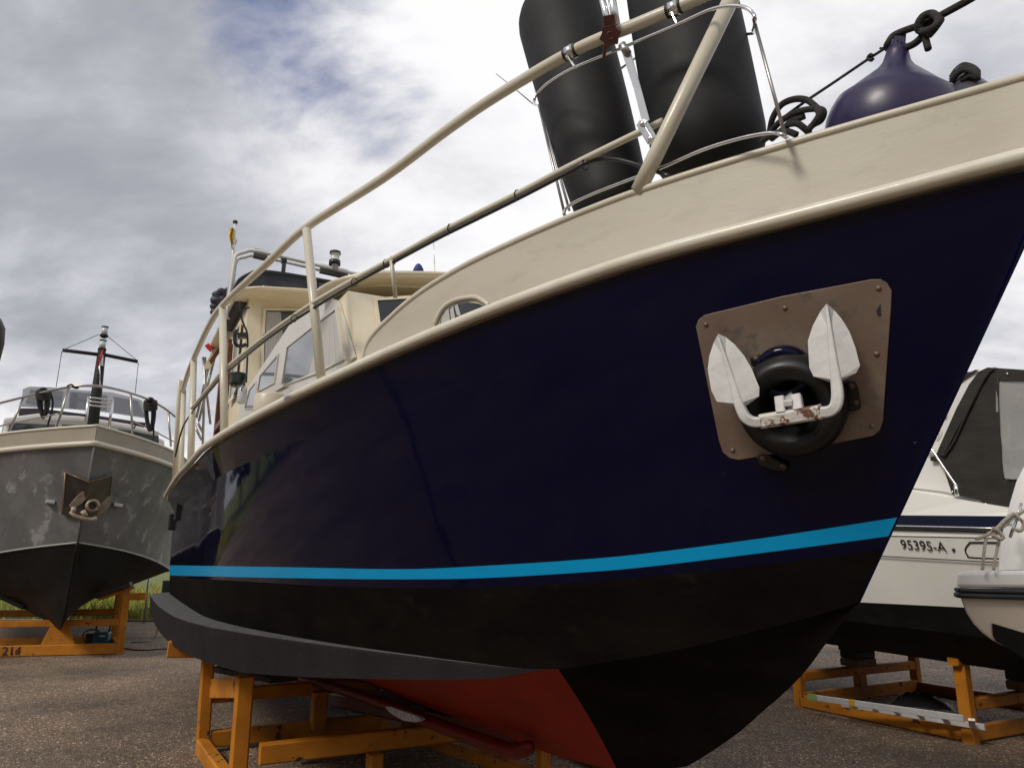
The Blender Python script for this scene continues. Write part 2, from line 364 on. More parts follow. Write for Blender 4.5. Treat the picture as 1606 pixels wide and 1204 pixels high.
us = sorted(set([round(u, 4) for u in us] + [10.6, 10.75]))
us = [u for u in us if u <= 10.86]
KN = .86                                          # knuckle: the strake above it flares out
def side(sc, v):                                  # v 0 at the chine, 1 under the rub rail
    sr = sRof(sc); fl = .12 * min(1, max(0, (sc - 1.5) / 4.0))
    c = V((sc, bC(sc), zC(sc))); r = V((sr, max(bR(sr) - .02, 0), zR(sr) - .02)); r2 = V((sr, max(bR(sr) - .02 - fl, 0), zR(sr) - .02))
    if sc <= .17: r2 = V((sr, 0.004, r2.z)); r = V((sr, .012, r.z))
    p = c.lerp(r2, v)
    if v > KN: p = c.lerp(r2, KN).lerp(r, (v - KN) / (1 - KN)) if fl > 0 else p
    bulge = math.sin(math.pi * v) * .035 * min(1, max(0, (sc - 1.2) / 3)); p.y += bulge
    return p
def W(p): return B(*p)
# pixel rows of the stripe on the hull, turned into heights along the side
surf = [[W(side(u, j / 60)) for j in range(61)] for u in us]
def project(p):
    d = p - CAM; c, s_ = math.cos(TH), math.sin(TH); fy = d.y * c + d.z * s_; uy = -d.y * s_ + d.z * c
    return 803 + F * d.x / fy, 602 - F * uy / fy
def vline(tab, cols=None):
    out = []
    for i, u in enumerate(us):
        prev = None; r = None
        for j in range(61):
            x, y = project(surf[i][j]); d = y - interp(tab, x)
            if prev is not None and prev > 0 >= d: r = (j - 1 + prev / (prev - d)) / 60; break
            prev = d
        out.append(r)
    known = [(i, r) for i, r in enumerate(out) if r is not None and project(surf[i][20])[0] > 285]
    zz = []
    last = known[-1]
    for i in range(len(us)):
        if out[i] is None or i > last[0]: zz.append(last[1])
        else: zz.append(out[i])
    return zz
STT = [(265, 886), (450, 889), (640, 892), (757, 887), (900, 878), (1000, 869), (1200, 843), (1395, 813), (1420, 809)]
STB = [(265, 902), (450, 906), (640, 908), (757, 906), (900, 898), (1000, 890), (1200, 866), (1382, 842), (1420, 836)]
BTP = [(265, 905), (380, 911), (500, 918), (640, 922), (757, 921), (900, 913), (1000, 905), (1200, 885), (1372, 863), (1420, 857)]
vST, vSB, vBT = vline(STT), vline(STB), vline(BTP)
for q in (vST, vSB, vBT): q[0] = q[1]
boat = thing('motor_yacht', 'dark blue and cream motor yacht with a cyan waterline stripe, nearest the camera', 'boat', (S0.x, S0.y, 0), math.atan2(U.y, U.x))

def hullpaint():
    m = bpy.data.materials.new('navy_hull_gloss'); m.use_nodes = True; n = m.node_tree.nodes; l = m.node_tree.links; p = n['Principled BSDF']
    tc = n.new('ShaderNodeTexCoord')
    t = n.new('ShaderNodeTexNoise'); t.inputs['Scale'].default_value = 1.3; t.inputs['Detail'].default_value = 3; l.new(tc.outputs['Object'], t.inputs['Vector'])
    mx = n.new('ShaderNodeMixRGB'); l.new(t.outputs['Fac'], mx.inputs[0]); mx.inputs[1].default_value = (.0010, .0014, .0125, 1); mx.inputs[2].default_value = (.0014, .0018, .0185, 1)
    sp = n.new('ShaderNodeTexNoise'); sp.inputs['Scale'].default_value = 24; sp.inputs['Detail'].default_value = 6; l.new(tc.outputs['Object'], sp.inputs['Vector'])
    r = n.new('ShaderNodeMapRange'); r.inputs[1].default_value = .755; r.inputs[2].default_value = .775; l.new(sp.outputs['Fac'], r.inputs[0])
    m2 = n.new('ShaderNodeMixRGB'); l.new(r.outputs[0], m2.inputs[0]); l.new(mx.outputs[0], m2.inputs[1]); m2.inputs[2].default_value = (.10, .10, .12, 1)
    l.new(m2.outputs[0], p.inputs['Base Color']); p.inputs['Roughness'].default_value = .07; p.inputs['Specular IOR Level'].default_value = .2
    b = n.new('ShaderNodeBump'); b.inputs['Strength'].default_value = .22; b.inputs['Distance'].default_value = .02
    w = n.new('ShaderNodeTexNoise'); w.inputs['Scale'].default_value = 2.6; w.inputs['Detail'].default_value = 2; l.new(tc.outputs['Object'], w.inputs['Vector'])
    l.new(w.outputs['Fac'], b.inputs['Height']); l.new(b.outputs[0], p.inputs['Normal']); return m
navy = hullpaint()
cyan = mat('cyan_stripe_paint', (.0, .29, .58), .3, spec=.25, col2=(.0, .265, .54), nscale=3)
anti = mat('black_antifouling', (.0042, .0033, .0031), .7, spec=.04, col2=(.0072, .0055, .0050), nscale=3, bump=.2, bscale=60, rough2=.75, spots=(.015, .0125, .0115), spscale=4, splo=.6, sphi=.8, stretch=(1, 1, 2.2))
antis = mat('grey_black_antifouling', (.018, .0155, .0165), .7, spec=.12, col2=(.014, .012, .013), nscale=4, bump=.4, bscale=90, rough2=.8, spots=(.085, .082, .085), spscale=22, splo=.64, sphi=.8)
skylit_dusty = mat('skylit_dusty_antifouling', (.085, .082, .078), .8, col2=(.06, .058, .055), nscale=9, bump=.4, bscale=60)  # skylight on the shelf top painted into the colour, along with pale dust
redm = mat('red_antifouling', (.27, .019, .006), .55, spec=.12, col2=(.20, .014, .005), nscale=2.4, bump=.2, bscale=40, spots=(.24, .035, .02), spscale=9, splo=.66, sphi=.75)
def rows_between(a, b, k): return [[a[i] + (b[i] - a[i]) * j / k for i in range(len(us))] for j in range(k + 1)]
zero = [0.0] * len(us); one = [1.0] * len(us); kn = [KN] * len(us)
def sidegrid(mb, rows, mi=0, off=0.0):
    for sgn in (1, -1):
        rr = []
        for r in rows:
            pts = []
            for i, u in enumerate(us):
                p = side(u, r[i]); p = V((p.x, (p.y + off) * sgn, p.z)); pts.append(W(p))
            rr.append(pts)
        mb.grid(rr, mi=mi)
    return mb
h = MB()
sidegrid(h, rows_between(vST, kn, 14)); sidegrid(h, rows_between(kn, one, 2))
sidegrid(h, rows_between(vBT, vSB, 1))
h.build('hull', navy, boat)
sidegrid(MB(), rows_between(vSB, vST, 1), off=.0).build('waterline_stripe', cyan, boat, 'bright cyan stripe')
sidegrid(MB(), rows_between(zero, vBT, 5)).build('lower_hull', anti, boat, 'matt black antifouling above the chine')
# bottom: chine to keel, black forefoot then red
def bottom(sc, w):
    sk = sKof(sc); c = V((sc, bC(sc), zC(sc))); k = V((sk, .0, interp(KEEL, sk)))
    p = c.lerp(k, w); p.z += math.sin(math.pi * w) * .02; return p
iu = min(range(len(us)), key=lambda i: abs(us[i] - 1.24))
for nm, rng_, m_, lb in (('forefoot', us[:iu + 1], anti, 'black pointed forefoot'), ('bottom', us[iu:], redm, 'dull red antifouled bottom')):
    mb = MB()
    for sgn in (1, -1):
        mb.grid([[W(V((p.x, p.y * sgn, p.z))) for p in (bottom(u, w / 8) for u in rng_)] for w in range(9)])
    mb.build(nm, m_, boat, lb)
# keel and cooling tube
kp = [PT(806, 1180, .06), PT(700, 1150, .12), PT(560, 1118, .22), PT(480, 1097, .28), PT(422, 1063, .28)]
kb = spline(kp, 5); mb = MB(); rows = []
for p in kb:
    a_, b_, c_ = loc(p); rows.append([B(a_, b_, min(interp(KEEL, a_), c_ + .03) + .08), B(a_, b_, c_ + .02), B(a_, b_ * .8, c_), B(a_, -b_ * .8, c_), B(a_, -b_, c_ + .02), B(a_, -b_, min(interp(KEEL, a_), c_ + .03) + .08)])
mb.grid(rows, smooth=False); mb.add(rows[0], [(0, 1, 2, 3, 4, 5)]); mb.add(rows[-1], [(0, 1, 2, 3, 4, 5)])
mb.build('keel', mat('brown_red_keel', (.11, .016, .010), .55, col2=(.05, .018, .010), nscale=2, nlo=.45, nhi=.6), boat, 'brownish red keel')
tp = spline([PT(836, 1168, .17), PT(808, 1177, .19), PT(770, 1166, .22), PT(700, 1141, .26), PT(620, 1110, .32), PT(540, 1082, .38), PT(470, 1062, .5)], 6)
MB().tube(tp, [.012, .026, .036] + [.040] * (len(tp) - 3), 12).build('cooling_tube', mat('glossy_red', (.11, .007, .004), .4, spec=.2), boat, 'glossy red cooling tube under the bottom')
mb = MB(); mb.slab([PT(x, y, .34) for x, y in ((611, 1107), (618, 1107), (632, 1112), (648, 1117), (662, 1122), (668, 1127), (660, 1131), (640, 1129), (622, 1119), (613, 1112))], N * .03); an = mb.build('anode', mat('white_anode', (.6, .6, .58), .7, bump=1, bscale=60, col2=(.35, .34, .33), nscale=30), boat, 'crusty white anode')
# sponson: the broad chine shelf
SO = [(1.27, 0.0), (2, .012), (2.8, .05), (3.5, .10), (4.1, .14), (5.2, .19), (6.9, .235), (8.5, .235), (10.1, .24)]
sp = [1.27, 1.5, 1.75, 2, 2.4, 2.8, 3.2, 3.6, 4.1, 4.7, 5.3, 6, 6.9, 7.7, 8.5, 9.3, 9.9, 10.15]
def shelf_h(s): return .238 * min(1, max(0, (s - 1.27) / 2.3)) ** .75
for sgn in (1, -1):
    mb = MB(); rows = []
    for w in (0, .06, 1):
        rows.append([B(s, sgn * (bC(s) - .01 + (interp(SO, s) + .012 * min(1, (s - 1.27) * 3)) * w), zC(s) + .004 - .012 * w * min(1, s / 4)) for s in sp])
    for w in (.04, .5, 1.0): rows.append([B(s, sgn * (bC(s) + interp(SO, s) + .004 - .03 * w * min(1, (s - 1.2) / 3)), zC(s) - .008 * min(1, (s - 1.27) * 3) - shelf_h(s) * w) for s in sp])
    rows.append([B(s, sgn * (bC(s) - .05), zC(s) - shelf_h(s) * .6) for s in sp])
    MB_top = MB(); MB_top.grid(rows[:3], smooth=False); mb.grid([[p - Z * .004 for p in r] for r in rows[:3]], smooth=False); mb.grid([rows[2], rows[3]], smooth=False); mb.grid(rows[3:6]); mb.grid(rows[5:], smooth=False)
    mb.add([r[-1] for r in rows], [tuple(range(len(rows)))])
    shf = mb.build('chine_shelf', antis, boat, 'grey black shelf along the chine'); MB_top.build('shelf_top', skylit_dusty, shf)
# rub rail: half round on the deck edge
rs = [x for x in [-.72 + .09 * i for i in range(22)] + [1.4 + .25 * i for i in range(32)] if x < 9.4] + [9.4 + 1.5 * (1 - (1 - k / 16) ** 2) for k in range(17)]
def railpts(inb=0, up=0, lim=None):
    st = [(s, max(bR(s) - inb, 0), zR(s) + up) for s in rs if lim is None or lim[0] <= s <= lim[1]]
    return st
st = railpts(-.012, .012)
full = [B(s, t, z) for s, t, z in st] + [B(s, -t, z) for s, t, z in reversed(st)]
fp = [full[0]]
for p in full[1:]:
    if (p - fp[-1]).length > .01: fp.append(p)
MB().tube(fp, .0245, 12, closed=True, flat=1.0).build('rub_rail', mat('rub_rail_paint', (.70, .67, .57), .28, col2=(.63, .59, .48), nscale=6, bump=.08, bscale=30, spots=(.35, .29, .19), spscale=18, splo=.68, sphi=.78), boat)
# deck
mb = MB(); mb.grid([[B(s, max(bR(s) - .015, 0) * w, zR(s) + .002) for s in rs if s < 10.88] for w in (-1, -.5, 0, .5, 1)]); mb.build('deck', cream, boat)
# bulwark both sides
BT = [(-.72, 1.357), (-.5, 1.353), (0, 1.350), (.44, 1.342), (.69, 1.325), (.916, 1.301), (1.17, 1.268), (1.354, 1.236), (1.55, 1.183), (1.72, 1.112), (1.82, 1.06), (1.87, 1.0), (1.885, .93)]
bs = [-.7, -.66, -.6, -.5, -.4, -.25, -.1, .1, .3, .5, .7, .9, 1.1, 1.25, 1.4, 1.5, 1.6, 1.7, 1.76, 1.82, 1.85, 1.87, 1.885]
mb = MB()
for sgn in (1, -1):
    for th in (.0, .022):
        mb.grid([[B(s, sgn * max(bR(s) - .02 - th, .002), zR(s) + (interp(BT, s) - zR(s)) * w) for s in bs] for w in (0, .25, .5, .75, 1)])
mb.build('bulwark', bulwarkm, boat)
cp = [B(s, max(bR(s) - .024, .002), interp(BT, s)) for s in bs]; cq = [B(s, -max(bR(s) - .024, .002), interp(BT, s)) for s in bs]
mb = MB(); mb.tube(spline(list(reversed(cp)), 3) + spline(cq[1:], 3), .014, 8); mb.build('bulwark_cap', creamtube, boat)
# porthole in the bulwark
def PBW(px, py, out=0.0):
    r = ray(px, py); prev = None; k = .8
    while k < 9:
        s, t, z = loc(CAM + r * k); f = t - (bR(s) - .02 + out)
        if prev is not None and prev > 0 >= f: return CAM + r * (k - .004 * f / (f - prev + 1e-9) * -1)
        prev = f; k += .004
    return PT(px, py, 1.0)
arch = [(682, 508), (687, 495), (696, 482), (709, 473), (725, 468), (745, 466), (758, 472), (767, 479)]
pf = MB().tube(spline([PBW(x, y, .008) for x, y in arch], 4), .011, 8).build('porthole', creamtube, boat)
inner = [(690, 508), (694, 494), (702, 484), (716, 477), (734, 474), (752, 477), (763, 482), (740, 492), (715, 501)]
MB().slab([PBW(x, y, .003) for x, y in inner], N * .002).build('glass', darkglass, pf)
mb = MB(); 
for poly in ([(691, 508), (694, 496), (700, 487), (704, 483), (706, 503)], [(708, 502), (706, 485), (711, 480), (714, 500)], [(718, 498), (713, 480), (718, 477), (723, 496)]):
    mb.slab([PBW(x, y, .007) for x, y in poly], N * .001)
mb.build('curtain', curtain, pf)

# guard rails
hz = 1.95
top = [PT(1160, -32, .40), PT(1090, 0, .45), PT(1000, 38, .559), PT(900, 80, .688), PT(780, 150, .859), PT(700, 205, .983), PT(600, 280, 1.151), PT(480, 357, 1.36), PT(420, 412, 1.5)] + [PZ(350, 478, 1.88), PZ(326, 514, 1.885), PZ(304, 562, 1.89), PZ(292, 594, 1.88), PZ(281, 635, 1.86)]
tops = spline(top, 5)
def mirror(pts): return [B(loc(p)[0], -loc(p)[1], loc(p)[2]) for p in pts]
mb = MB(); mb.tube(tops, .025, 12); mb.build('top_rail', creamtube, boat); MB().tube(mirror(tops[35:]), .025, 12).build('top_rail', creamtube, boat)
midp = [PT(1040, 190, .52), PT(900, 258, .694), PT(810, 305, .815), PT(700, 360, .978), PT(612, 408, 1.12), PT(500, 470, 1.321), PT(420, 525, 1.477)] + [PZ(352, 580, 1.36), PZ(330, 606, 1.36), PZ(301, 640, 1.35)]
mids = spline(midp, 5); mb = MB(); mb.tube(mids, .0145, 10); mb.build('mid_rail', creamtube, boat); MB().tube(mirror(mids[25:]), .0145, 10).build('mid_rail', creamtube, boat)
def stan(top_, base, r, ext=.06):
    for m in (False, True):
        a, b = (V(top_), V(base) + (V(base) - V(top_)) * ext); a, b = (mirror([a, b]) if m else (a, b))
        MB().tube([b, a], r, 12).build('stanchion', creamtube, boat)
def edge_at(px, inb=.04):
    best = min((abs(project(B(s / 50, bR(s / 50) - inb, zR(s / 50)))[0] - px), s / 50) for s in range(60, 500))
    s_ = best[1]; return B(s_, bR(s_) - inb, zR(s_) - .01)
stan(PT(481, 360, 1.37), PT(502, 577, 1.30), .026)
stan(PZ(349, 480, 1.88), edge_at(352), .0265, .0)
stan(PZ(304, 563, 1.89), edge_at(299), .03, .0)
stan(PZ(288, 612, 1.88), edge_at(283), .028, .0)
stan(PZ(283, 596, 1.98), edge_at(273), .03, .0)
stan(PT(614, 408, 1.12), PT(620, 464, 1.08), .011)
# raked forward tube
MB().tube([B(*[a for a in loc(PT(1001, 300, .60))]), PT(1030, 240, .58), PT(1163, -35, .40)], .030, 14).build('stanchion', creamtube, boat, 'raked stanchion at the fender baskets')
# cable under the mid rail
cab = [PT(1050, 277, .55), PT(1010, 262, .56), PT(970, 251, .60), PT(940, 250, .63), PT(915, 257, .675)] + [p - Z * .028 + N * .006 for p in spline([PT(900, 258, .694), PT(810, 305, .815), PT(700, 360, .978)], 3)] + [PT(660, 388, 1.045), PT(612, 414, 1.12), PT(570, 437, 1.2), PT(500, 478, 1.321), PT(420, 531, 1.48), PZ(352, 588, 1.34), PZ(330, 612, 1.34), PZ(303, 644, 1.33), PZ(286, 672, 1.25), PZ(275, 716, 1.0)]
o = MB().tube(spline(cab, 4), .0085, 8).build('cable', plastic, boat, 'black electric cable tied under the middle rail')
mb = MB()
for x, y, t in ((917, 256, .675), (812, 303, .813), (707, 356, .97), (606, 411, 1.13), (616, 406, 1.11), (556, 440, 1.23), (461, 497, 1.41), (416, 527, 1.48)):
    mb = MB(); c = PT(x, y, t); mb.tube([c + (Z * math.cos(a) * .023 + N * math.sin(a) * .017) + Z * -.008 for a in [k * math.pi / 5 for k in range(10)]], .0028, 6, closed=True)
    mb.tube([c - Z * .028 + N * .008, c - Z * .045 + N * .012], .002, 5); mb.build('cable_tie', plastic, boat)

# fenders in their baskets
def fender(name, label, bot, top_, r, m, group=None, rb=None):
    rb = rb or r
    ax = (top_ - bot); L = ax.length; root = thing(name, label, 'fender', bot, 0, group)
    prof = [(0.0, .02)] + [(rb * (1 - math.cos(a)), rb * math.sin(a)) for a in [k * math.pi / 16 for k in range(1, 9)]] + [(rb + (L - r - rb) * f_, rb + (r - rb) * f_ ** .8 + .004 * math.sin(f_ * 3.14)) for f_ in (.02, .1, .2, .35, .5, .65, .8, .9, 1.0)] + [(L - r + r * math.sin(a), r * math.cos(a)) for a in [k * math.pi / 16 for k in range(1, 8)]] + [(L, .05), (L + .05, .045), (L + .09, .035), (L + .1, .01)]
    bd = MB().lathe(bot, ax, prof, 48).build('body', m, root)
    t = ax.normalized(); MB().tube([top_ + t * .07 + (U * math.cos(a) + N * math.sin(a)) * .035 + t * .0 for a in [k * math.pi / 5 for k in range(10)]], .012, 8, closed=True).build('eye', m, root)
    return root
fb1, ft1 = PT(966, 345, .34), PT(872, 0, .34)
ax1 = (ft1 - fb1).normalized()
fender('cylinder_fender', 'black cylinder fender with rounded top, left of the two in the wire basket', fb1 - ax1 * .05, ft1 + ax1 * .02, .240, fenderm, 'large black fenders in the bow basket', .178)
fb2, ft2 = PT(1124, 300, .15), PT(1070, 10, .15)
ax2 = (ft2 - fb2).normalized()
fender('cylinder_fender', 'black cylinder fender behind the raked cream tube, right of the two in the basket', fb2 + ax2 * .02, ft2 + ax2 * .55, .240, fenderm, 'large black fenders in the bow basket')
bk = thing('fender_basket', 'bent wire basket clamped to the bow rail, holding two black fenders', 'basket', PT(1000, 300, .5))
upf = [(838, 158), (842, 148), (860, 130), (897, 108), (960, 82), (1000, 65), (1060, 40), (1110, 17), (1140, 10), (1165, 11), (1180, 20), (1184, 32)]
lowf = [(886, 338), (886, 330), (900, 318), (940, 300), (1000, 277), (1040, 262), (1100, 236), (1150, 220), (1190, 211), (1215, 209), (1230, 214)]
tf = lambda x, f0, f1: f0 + (f1 - f0) * (x - 840) / 350
ring = [PT(x, y, tf(x, .66, .47)) for x, y in upf]
back = [PT(1181, 48, .2), PT(1170, 54, .0), PT(1050, 60, -.1), PT(940, 130, .08), PT(860, 162, .25), PT(840, 165, .5)]
MB().tube(spline(ring + back, 4, True), .0065, 8, closed=True).build('upper_ring', steel, bk)
ring2 = [PT(x, y, tf(x, .66, .45)) for x, y in lowf]; back2 = [PT(1228, 226, .1), PT(1150, 250, -.1), PT(1000, 300, .08), PT(900, 345, .4)]
MB().tube(spline(ring2 + back2, 4, True), .0065, 8, closed=True).build('lower_ring', steel, bk)
for a, b in ((PT(845, 165, .60), PT(886, 338, .62)), (PT(1182, 30, .42), PT(1232, 216, .40)), (PT(848, 170, .5), PT(893, 330, .56))):
    MB().tube([a, b], .0062, 8).build('rod', dullsteel, bk)
for x, y, t, x2, y2 in ((894, 86, .70, 902, 106), (1055, 15, .50, 1062, 38)):
    c = PT(x, y, t); d = (tops[20] - tops[14]).normalized(); i = min(range(len(tops) - 1), key=lambda k: (tops[k] - c).length); d = (tops[min(i + 1, len(tops) - 1)] - tops[max(i - 1, 0)]).normalized(); c = tops[i] + d * d.dot(c - tops[i])
    mb = MB(); mb.lathe(c - d * .018, d, [(0, .026), (0, .0305), (.036, .0305), (.036, .026)], 20); e = PT(x2, y2, t - .01)
    mb.beam(c - Z * .028 + N * .01, e, .022, .006, up=d); mb.lathe(c - Z * .03 + N * .018 - d * .0, N, [(0, .006), (.006, .006), (.007, .003)], 8); mb.build('clamp', steel, bk)
    for q in (-.026, .026): MB().lathe(c + d * q - d * .005, d, [(0, .02), (0, .0275), (.01, .0275), (.01, .02)], 16).build('gasket', black, bk)

# steel tube stay with brown knob and flat lower arm
stay = thing('tube_stay', 'pair of bright steel tubes with a reddish brown star knob clamped on the bow rail', 'stay', PT(960, 60, .62))
MB().tube([PT(957, 46, .62), PT(936, -30, .62)], .0135, 12).build('tube', steel, stay); MB().tube([PT(967, 42, .60), PT(955, -30, .60)], .0165, 12).build('tube', steel, stay)
c = PT(957, 56, .63); kn_ = MB(); fo_ = (CAM - c).normalized(); X_ = Z.cross(fo_).normalized(); Y_ = fo_.cross(X_)
kn_.lathe(c - fo_ * .03, fo_, [(0, .030), (.05, .030)], 16)
pts = [c + fo_ * .03 + (X_ * math.cos(a) + Y_ * math.sin(a)) * (.046 if i % 2 == 0 else .035) for i, a in enumerate([i * math.pi / 6 + .2 for i in range(12)])]
kn_.slab(pts, fo_ * .022); kn_.lathe(c + fo_ * .052, fo_, [(0, .016), (.003, .016), (.004, .012), (.001, .011)], 16); kn_.beam(c + Y_ * .03, c + Y_ * .075 - X_ * .004, .05, .045, up=fo_); kn_.beam(c - Y_ * .03 - X_ * .02, c - Y_ * .085 - X_ * .03, .014, .03, up=fo_)
kn_.build('star_knob', brownplast, stay, bevel=.004)
mb = MB(); mb.slab([PT(x, y, .60) for x, y in ((976, 85), (988, 82), (1004, 140), (1017, 188), (1008, 196), (994, 140))], N * -.006); mb.build('flat_arm', steel, stay)
mb = MB(); c = PT(1014, 208, .585); mb.beam(PT(1006, 192, .60), PT(1024, 222, .575), .035, .034, up=N); mb.lathe(PT(1012, 196, .60) + N * .01, N, [(0, .012), (.01, .012), (.014, .004)], 12); mb.lathe(PT(1020, 218, .6), N, [(0, .008), (.008, .008), (.01, .003)], 10); mb.build('hinge', steel, stay, bevel=.004)
mb = MB(); mb.tube([PT(975, 70, .62), PT(985, 85, .6)], .016, 10); mb.build('bracket', dullsteel, stay)

# purple buoy fenders and lines on the foredeck
bc = PT(1398, 205, -.09); br_ = .222
pb = thing('buoy_fender', 'glossy purple teardrop buoy fender on the foredeck with a rope through its eye', 'fender', bc - Z * br_, 0)
tipd = (PT(1409, 60, -.09) - bc).normalized(); L = (PT(1409, 60, -.09) - bc).length
prof = [(-br_, .01)] + [(-br_ * math.cos(a), br_ * math.sin(a)) for a in [k * math.pi / 18 for k in range(1, 13)]]
h0 = br_ * .5; prof += [(h0 + (L - h0) * f, r) for f, r in ((.12, .158), (.24, .128), (.36, .097), (.48, .066), (.6, .047), (.75, .038), (.86, .033))]
MB().lathe(bc, tipd, prof, 48).build('body', purple, pb)
e = bc + tipd * (L * .93); sd = tipd.cross(ray(1400, 80)).normalized(); fr = sd.cross(tipd)
mb = MB()
for q in (-1.6, -.6, .6, 1.6): mb.beam(e - tipd * .075 + sd * q * .018, e + tipd * .012 + sd * q * .009, .010, .045, up=fr)
mb.beam(e + tipd * .008 - sd * .024, e + tipd * .008 + sd * .024, .048, .022, up=fr); mb.build('ribbed_eye', purple, pb, bevel=.004)
b2 = PT(1521, 172, -.35)
p2 = thing('buoy_fender', 'small grey buoy fender just peeking over the bulwark right of the purple one', 'fender', b2 - Z * .15, 0)
MB().lathe(b2, Z, [(-.12, .01), (-.09, .06), (-.04, .09), (0, .10), (.04, .09), (.08, .065), (.11, .045), (.14, .036), (.165, .032)], 32).build('body', greyvinyl, p2)
def rope(name, pts, r, label, m=ropeb, n=6, group=None, smooth=6):
    pp = spline(pts, smooth); return tag(MB().tube(pp, r, 8).build(name, m), label, 'rope', group)
g = MB(); tt = -.09
g.tube(spline([PT(1560, -25, tt), PT(1520, 0, tt), PT(1480, 22, tt), PT(1455, 36, tt), PT(1425, 46, tt), PT(1402, 56, tt + .01), PT(1393, 68, tt + .03), PT(1392, 76, tt), PT(1410, 78, tt - .01), PT(1432, 70, tt), PT(1446, 58, tt), PT(1455, 46, tt)], 5), .0125, 8)
g.tube(spline([PT(x, y, tt + d) for x, y, d in ((1447, 52, .01), (1440, 40, .03), (1448, 26, .03), (1462, 22, .02), (1472, 32, .03), (1464, 44, .04), (1448, 50, .03), (1440, 44, -.02), (1452, 34, -.02), (1474, 30, .0), (1468, 42, .03), (1456, 56, .03))], 5), .0135, 8)
g.tube(spline([PT(1455, 45, tt + .02), PT(1452, 60, tt + .02), PT(1456, 78, tt + .02)], 4), .0115, 8)
tag(g.build('rope', ropeb), 'thick black rope knotted through the eye of the purple buoy', 'rope')
g = MB(); g.tube([PT(1388, 76, -.08), PT(1366, 90, -.06), PT(1310, 128, .05), PT(1262, 160, .2), PT(1232, 182, .24)], .0055, 6)
g.tube(spline([PT(x, y, -.05) for x, y in ((1369, 88), (1365, 86), (1361, 91), (1366, 95), (1370, 91))], 4), .006, 6); g.tube([PT(1391, 76, -.08), PT(1380, 76, -.08)], .004, 6)
tag(g.build('line', ropeb), 'thin black line slanting down from the buoy eye to the coil', 'rope')
g = MB()
for pts in (((1207, 207), (1212, 185), (1225, 165), (1245, 156), (1265, 157), (1280, 168)), ((1206, 210), (1225, 190), (1250, 176), (1275, 171), (1291, 174), (1288, 188), (1275, 196), (1266, 206)), ((1226, 205), (1236, 196), (1250, 194), (1262, 202), (1270, 210)), ((1210, 218), (1228, 203), (1240, 192), (1262, 182)), ((1195, 222), (1210, 212), (1232, 206), (1250, 212)), ((1280, 168), (1285, 180), (1276, 195))):
    g.tube(spline([PT(x, y, .24 + .02 * math.sin(i)) for i, (x, y) in enumerate(pts)], 5), .0115, 8)
tag(g.build('rope_coil', ropeb), 'black coiled rope at the bulwark edge beside the right black fender', 'rope')
g = MB()
for j in range(3): g.tube(spline([PT(x, y + j * 4, -.33 + .02 * j) for x, y in ((1492, 122), (1500, 110), (1512, 102), (1526, 106), (1534, 115), (1522, 112), (1508, 120))], 5), .010, 7)
tag(g.build('rope', ropeb), 'black braided rope looped over the small grey buoy fender', 'rope')

# ------------------------------------------------------------------ anchor pocket
srf = MB(); sidegrid(srf, rows_between(vST, kn, 14))
bvh = BVHTree.FromPolygons([tuple(p) for p in srf.v], srf.f)
def HIT(px, py): d = ray(px, py).normalized(); r = bvh.ray_cast(CAM, d); return r[0], r[1]
q1, q2, q3, q4 = (HIT(*p)[0] for p in ((1105, 505), (1390, 450), (1380, 665), (1150, 712)))
pc = (q1 + q2 + q3 + q4) / 4; pn = (q3 - q1).cross(q2 - q4).normalized()
if pn.dot(CAM - pc) < 0: pn = -pn
def PL(px, py, d=0.0):
    r = ray(px, py); k = ((pc + pn * d) - CAM).dot(pn) / r.dot(pn); return CAM + r * k
pu = (PL(1390, 450) - PL(1105, 505)).normalized(); pv = pn.cross(pu)
bronze = mat('weathered_bronze', (.18, .125, .092), .45, .45, col2=(.27, .225, .18), nscale=4.5, nlo=.42, nhi=.66, rough2=.6, spots=(.075, .06, .05), spscale=9, splo=.52, sphi=.70)
plate = [(1093, 512), (1097, 501), (1106, 494), (1118, 491), (1230, 464), (1368, 438), (1382, 438), (1392, 444), (1399, 456), (1398, 480), (1385, 660), (1380, 674), (1370, 682), (1300, 696), (1190, 715), (1160, 720), (1146, 717), (1135, 708), (1129, 690)]
ap = MB().slab([PL(x, y, -.006) for x, y in plate], pn * .014).build('anchor_plate', bronze, boat, 'weathered bronze plate behind the anchor', bevel=.002)
for x, y in ((1107, 509), (1231, 483), (1378, 452), (1375, 555), (1368, 668), (1149, 706)):
    MB().lathe(PL(x, y, .008), pn, [(0, .0085), (.003, .008), (.006, .003)], 12).build('bolt', bronze, ap)
MB().slab([PL(x, y, .0085) for x, y in ((1374, 488), (1381, 476), (1382, 495), (1377, 496))], pn * .001).build('chip', black, ap)
hc = PL(1245, 618, 0.0); sc_ = (PL(1335, 618) - PL(1245, 618)).length
MB().lathe(PL(1232, 584, 0), pn, [(0, .092), (.03, .095), (.06, .09), (.07, .075), (.065, .05), (.0, .04)], 40).build('hawse_flange', navy, ap, 'dark blue flange above the rubber ring')
ringm = mat('worn_black_rubber', (.005, .005, .005), .34, spec=.4, rough2=.5, col2=(.010, .0095, .009), nscale=8)
mb = MB(); hr = PL(1246, 632, .0)
Rr = sc_ * .98
prof = [(-.02, Rr * .98), (.05, Rr * 1.0), (.075, Rr * .985), (.105, Rr * .93), (.125, Rr * .83), (.130, Rr * .72), (.118, Rr * .60), (.09, Rr * .50), (.04, Rr * .44), (-.02, Rr * .42)]
mb.lathe(hr, pn, prof, 56); mb.build('rubber_ring', ringm, ap)
MB().lathe(hr + pn * .011, pn, [(0, Rr * .46), (.004, Rr * .46), (.005, .01)], 32).build('hawse_hole', mat('hole_black', (.004, .004, .004), .9), ap)
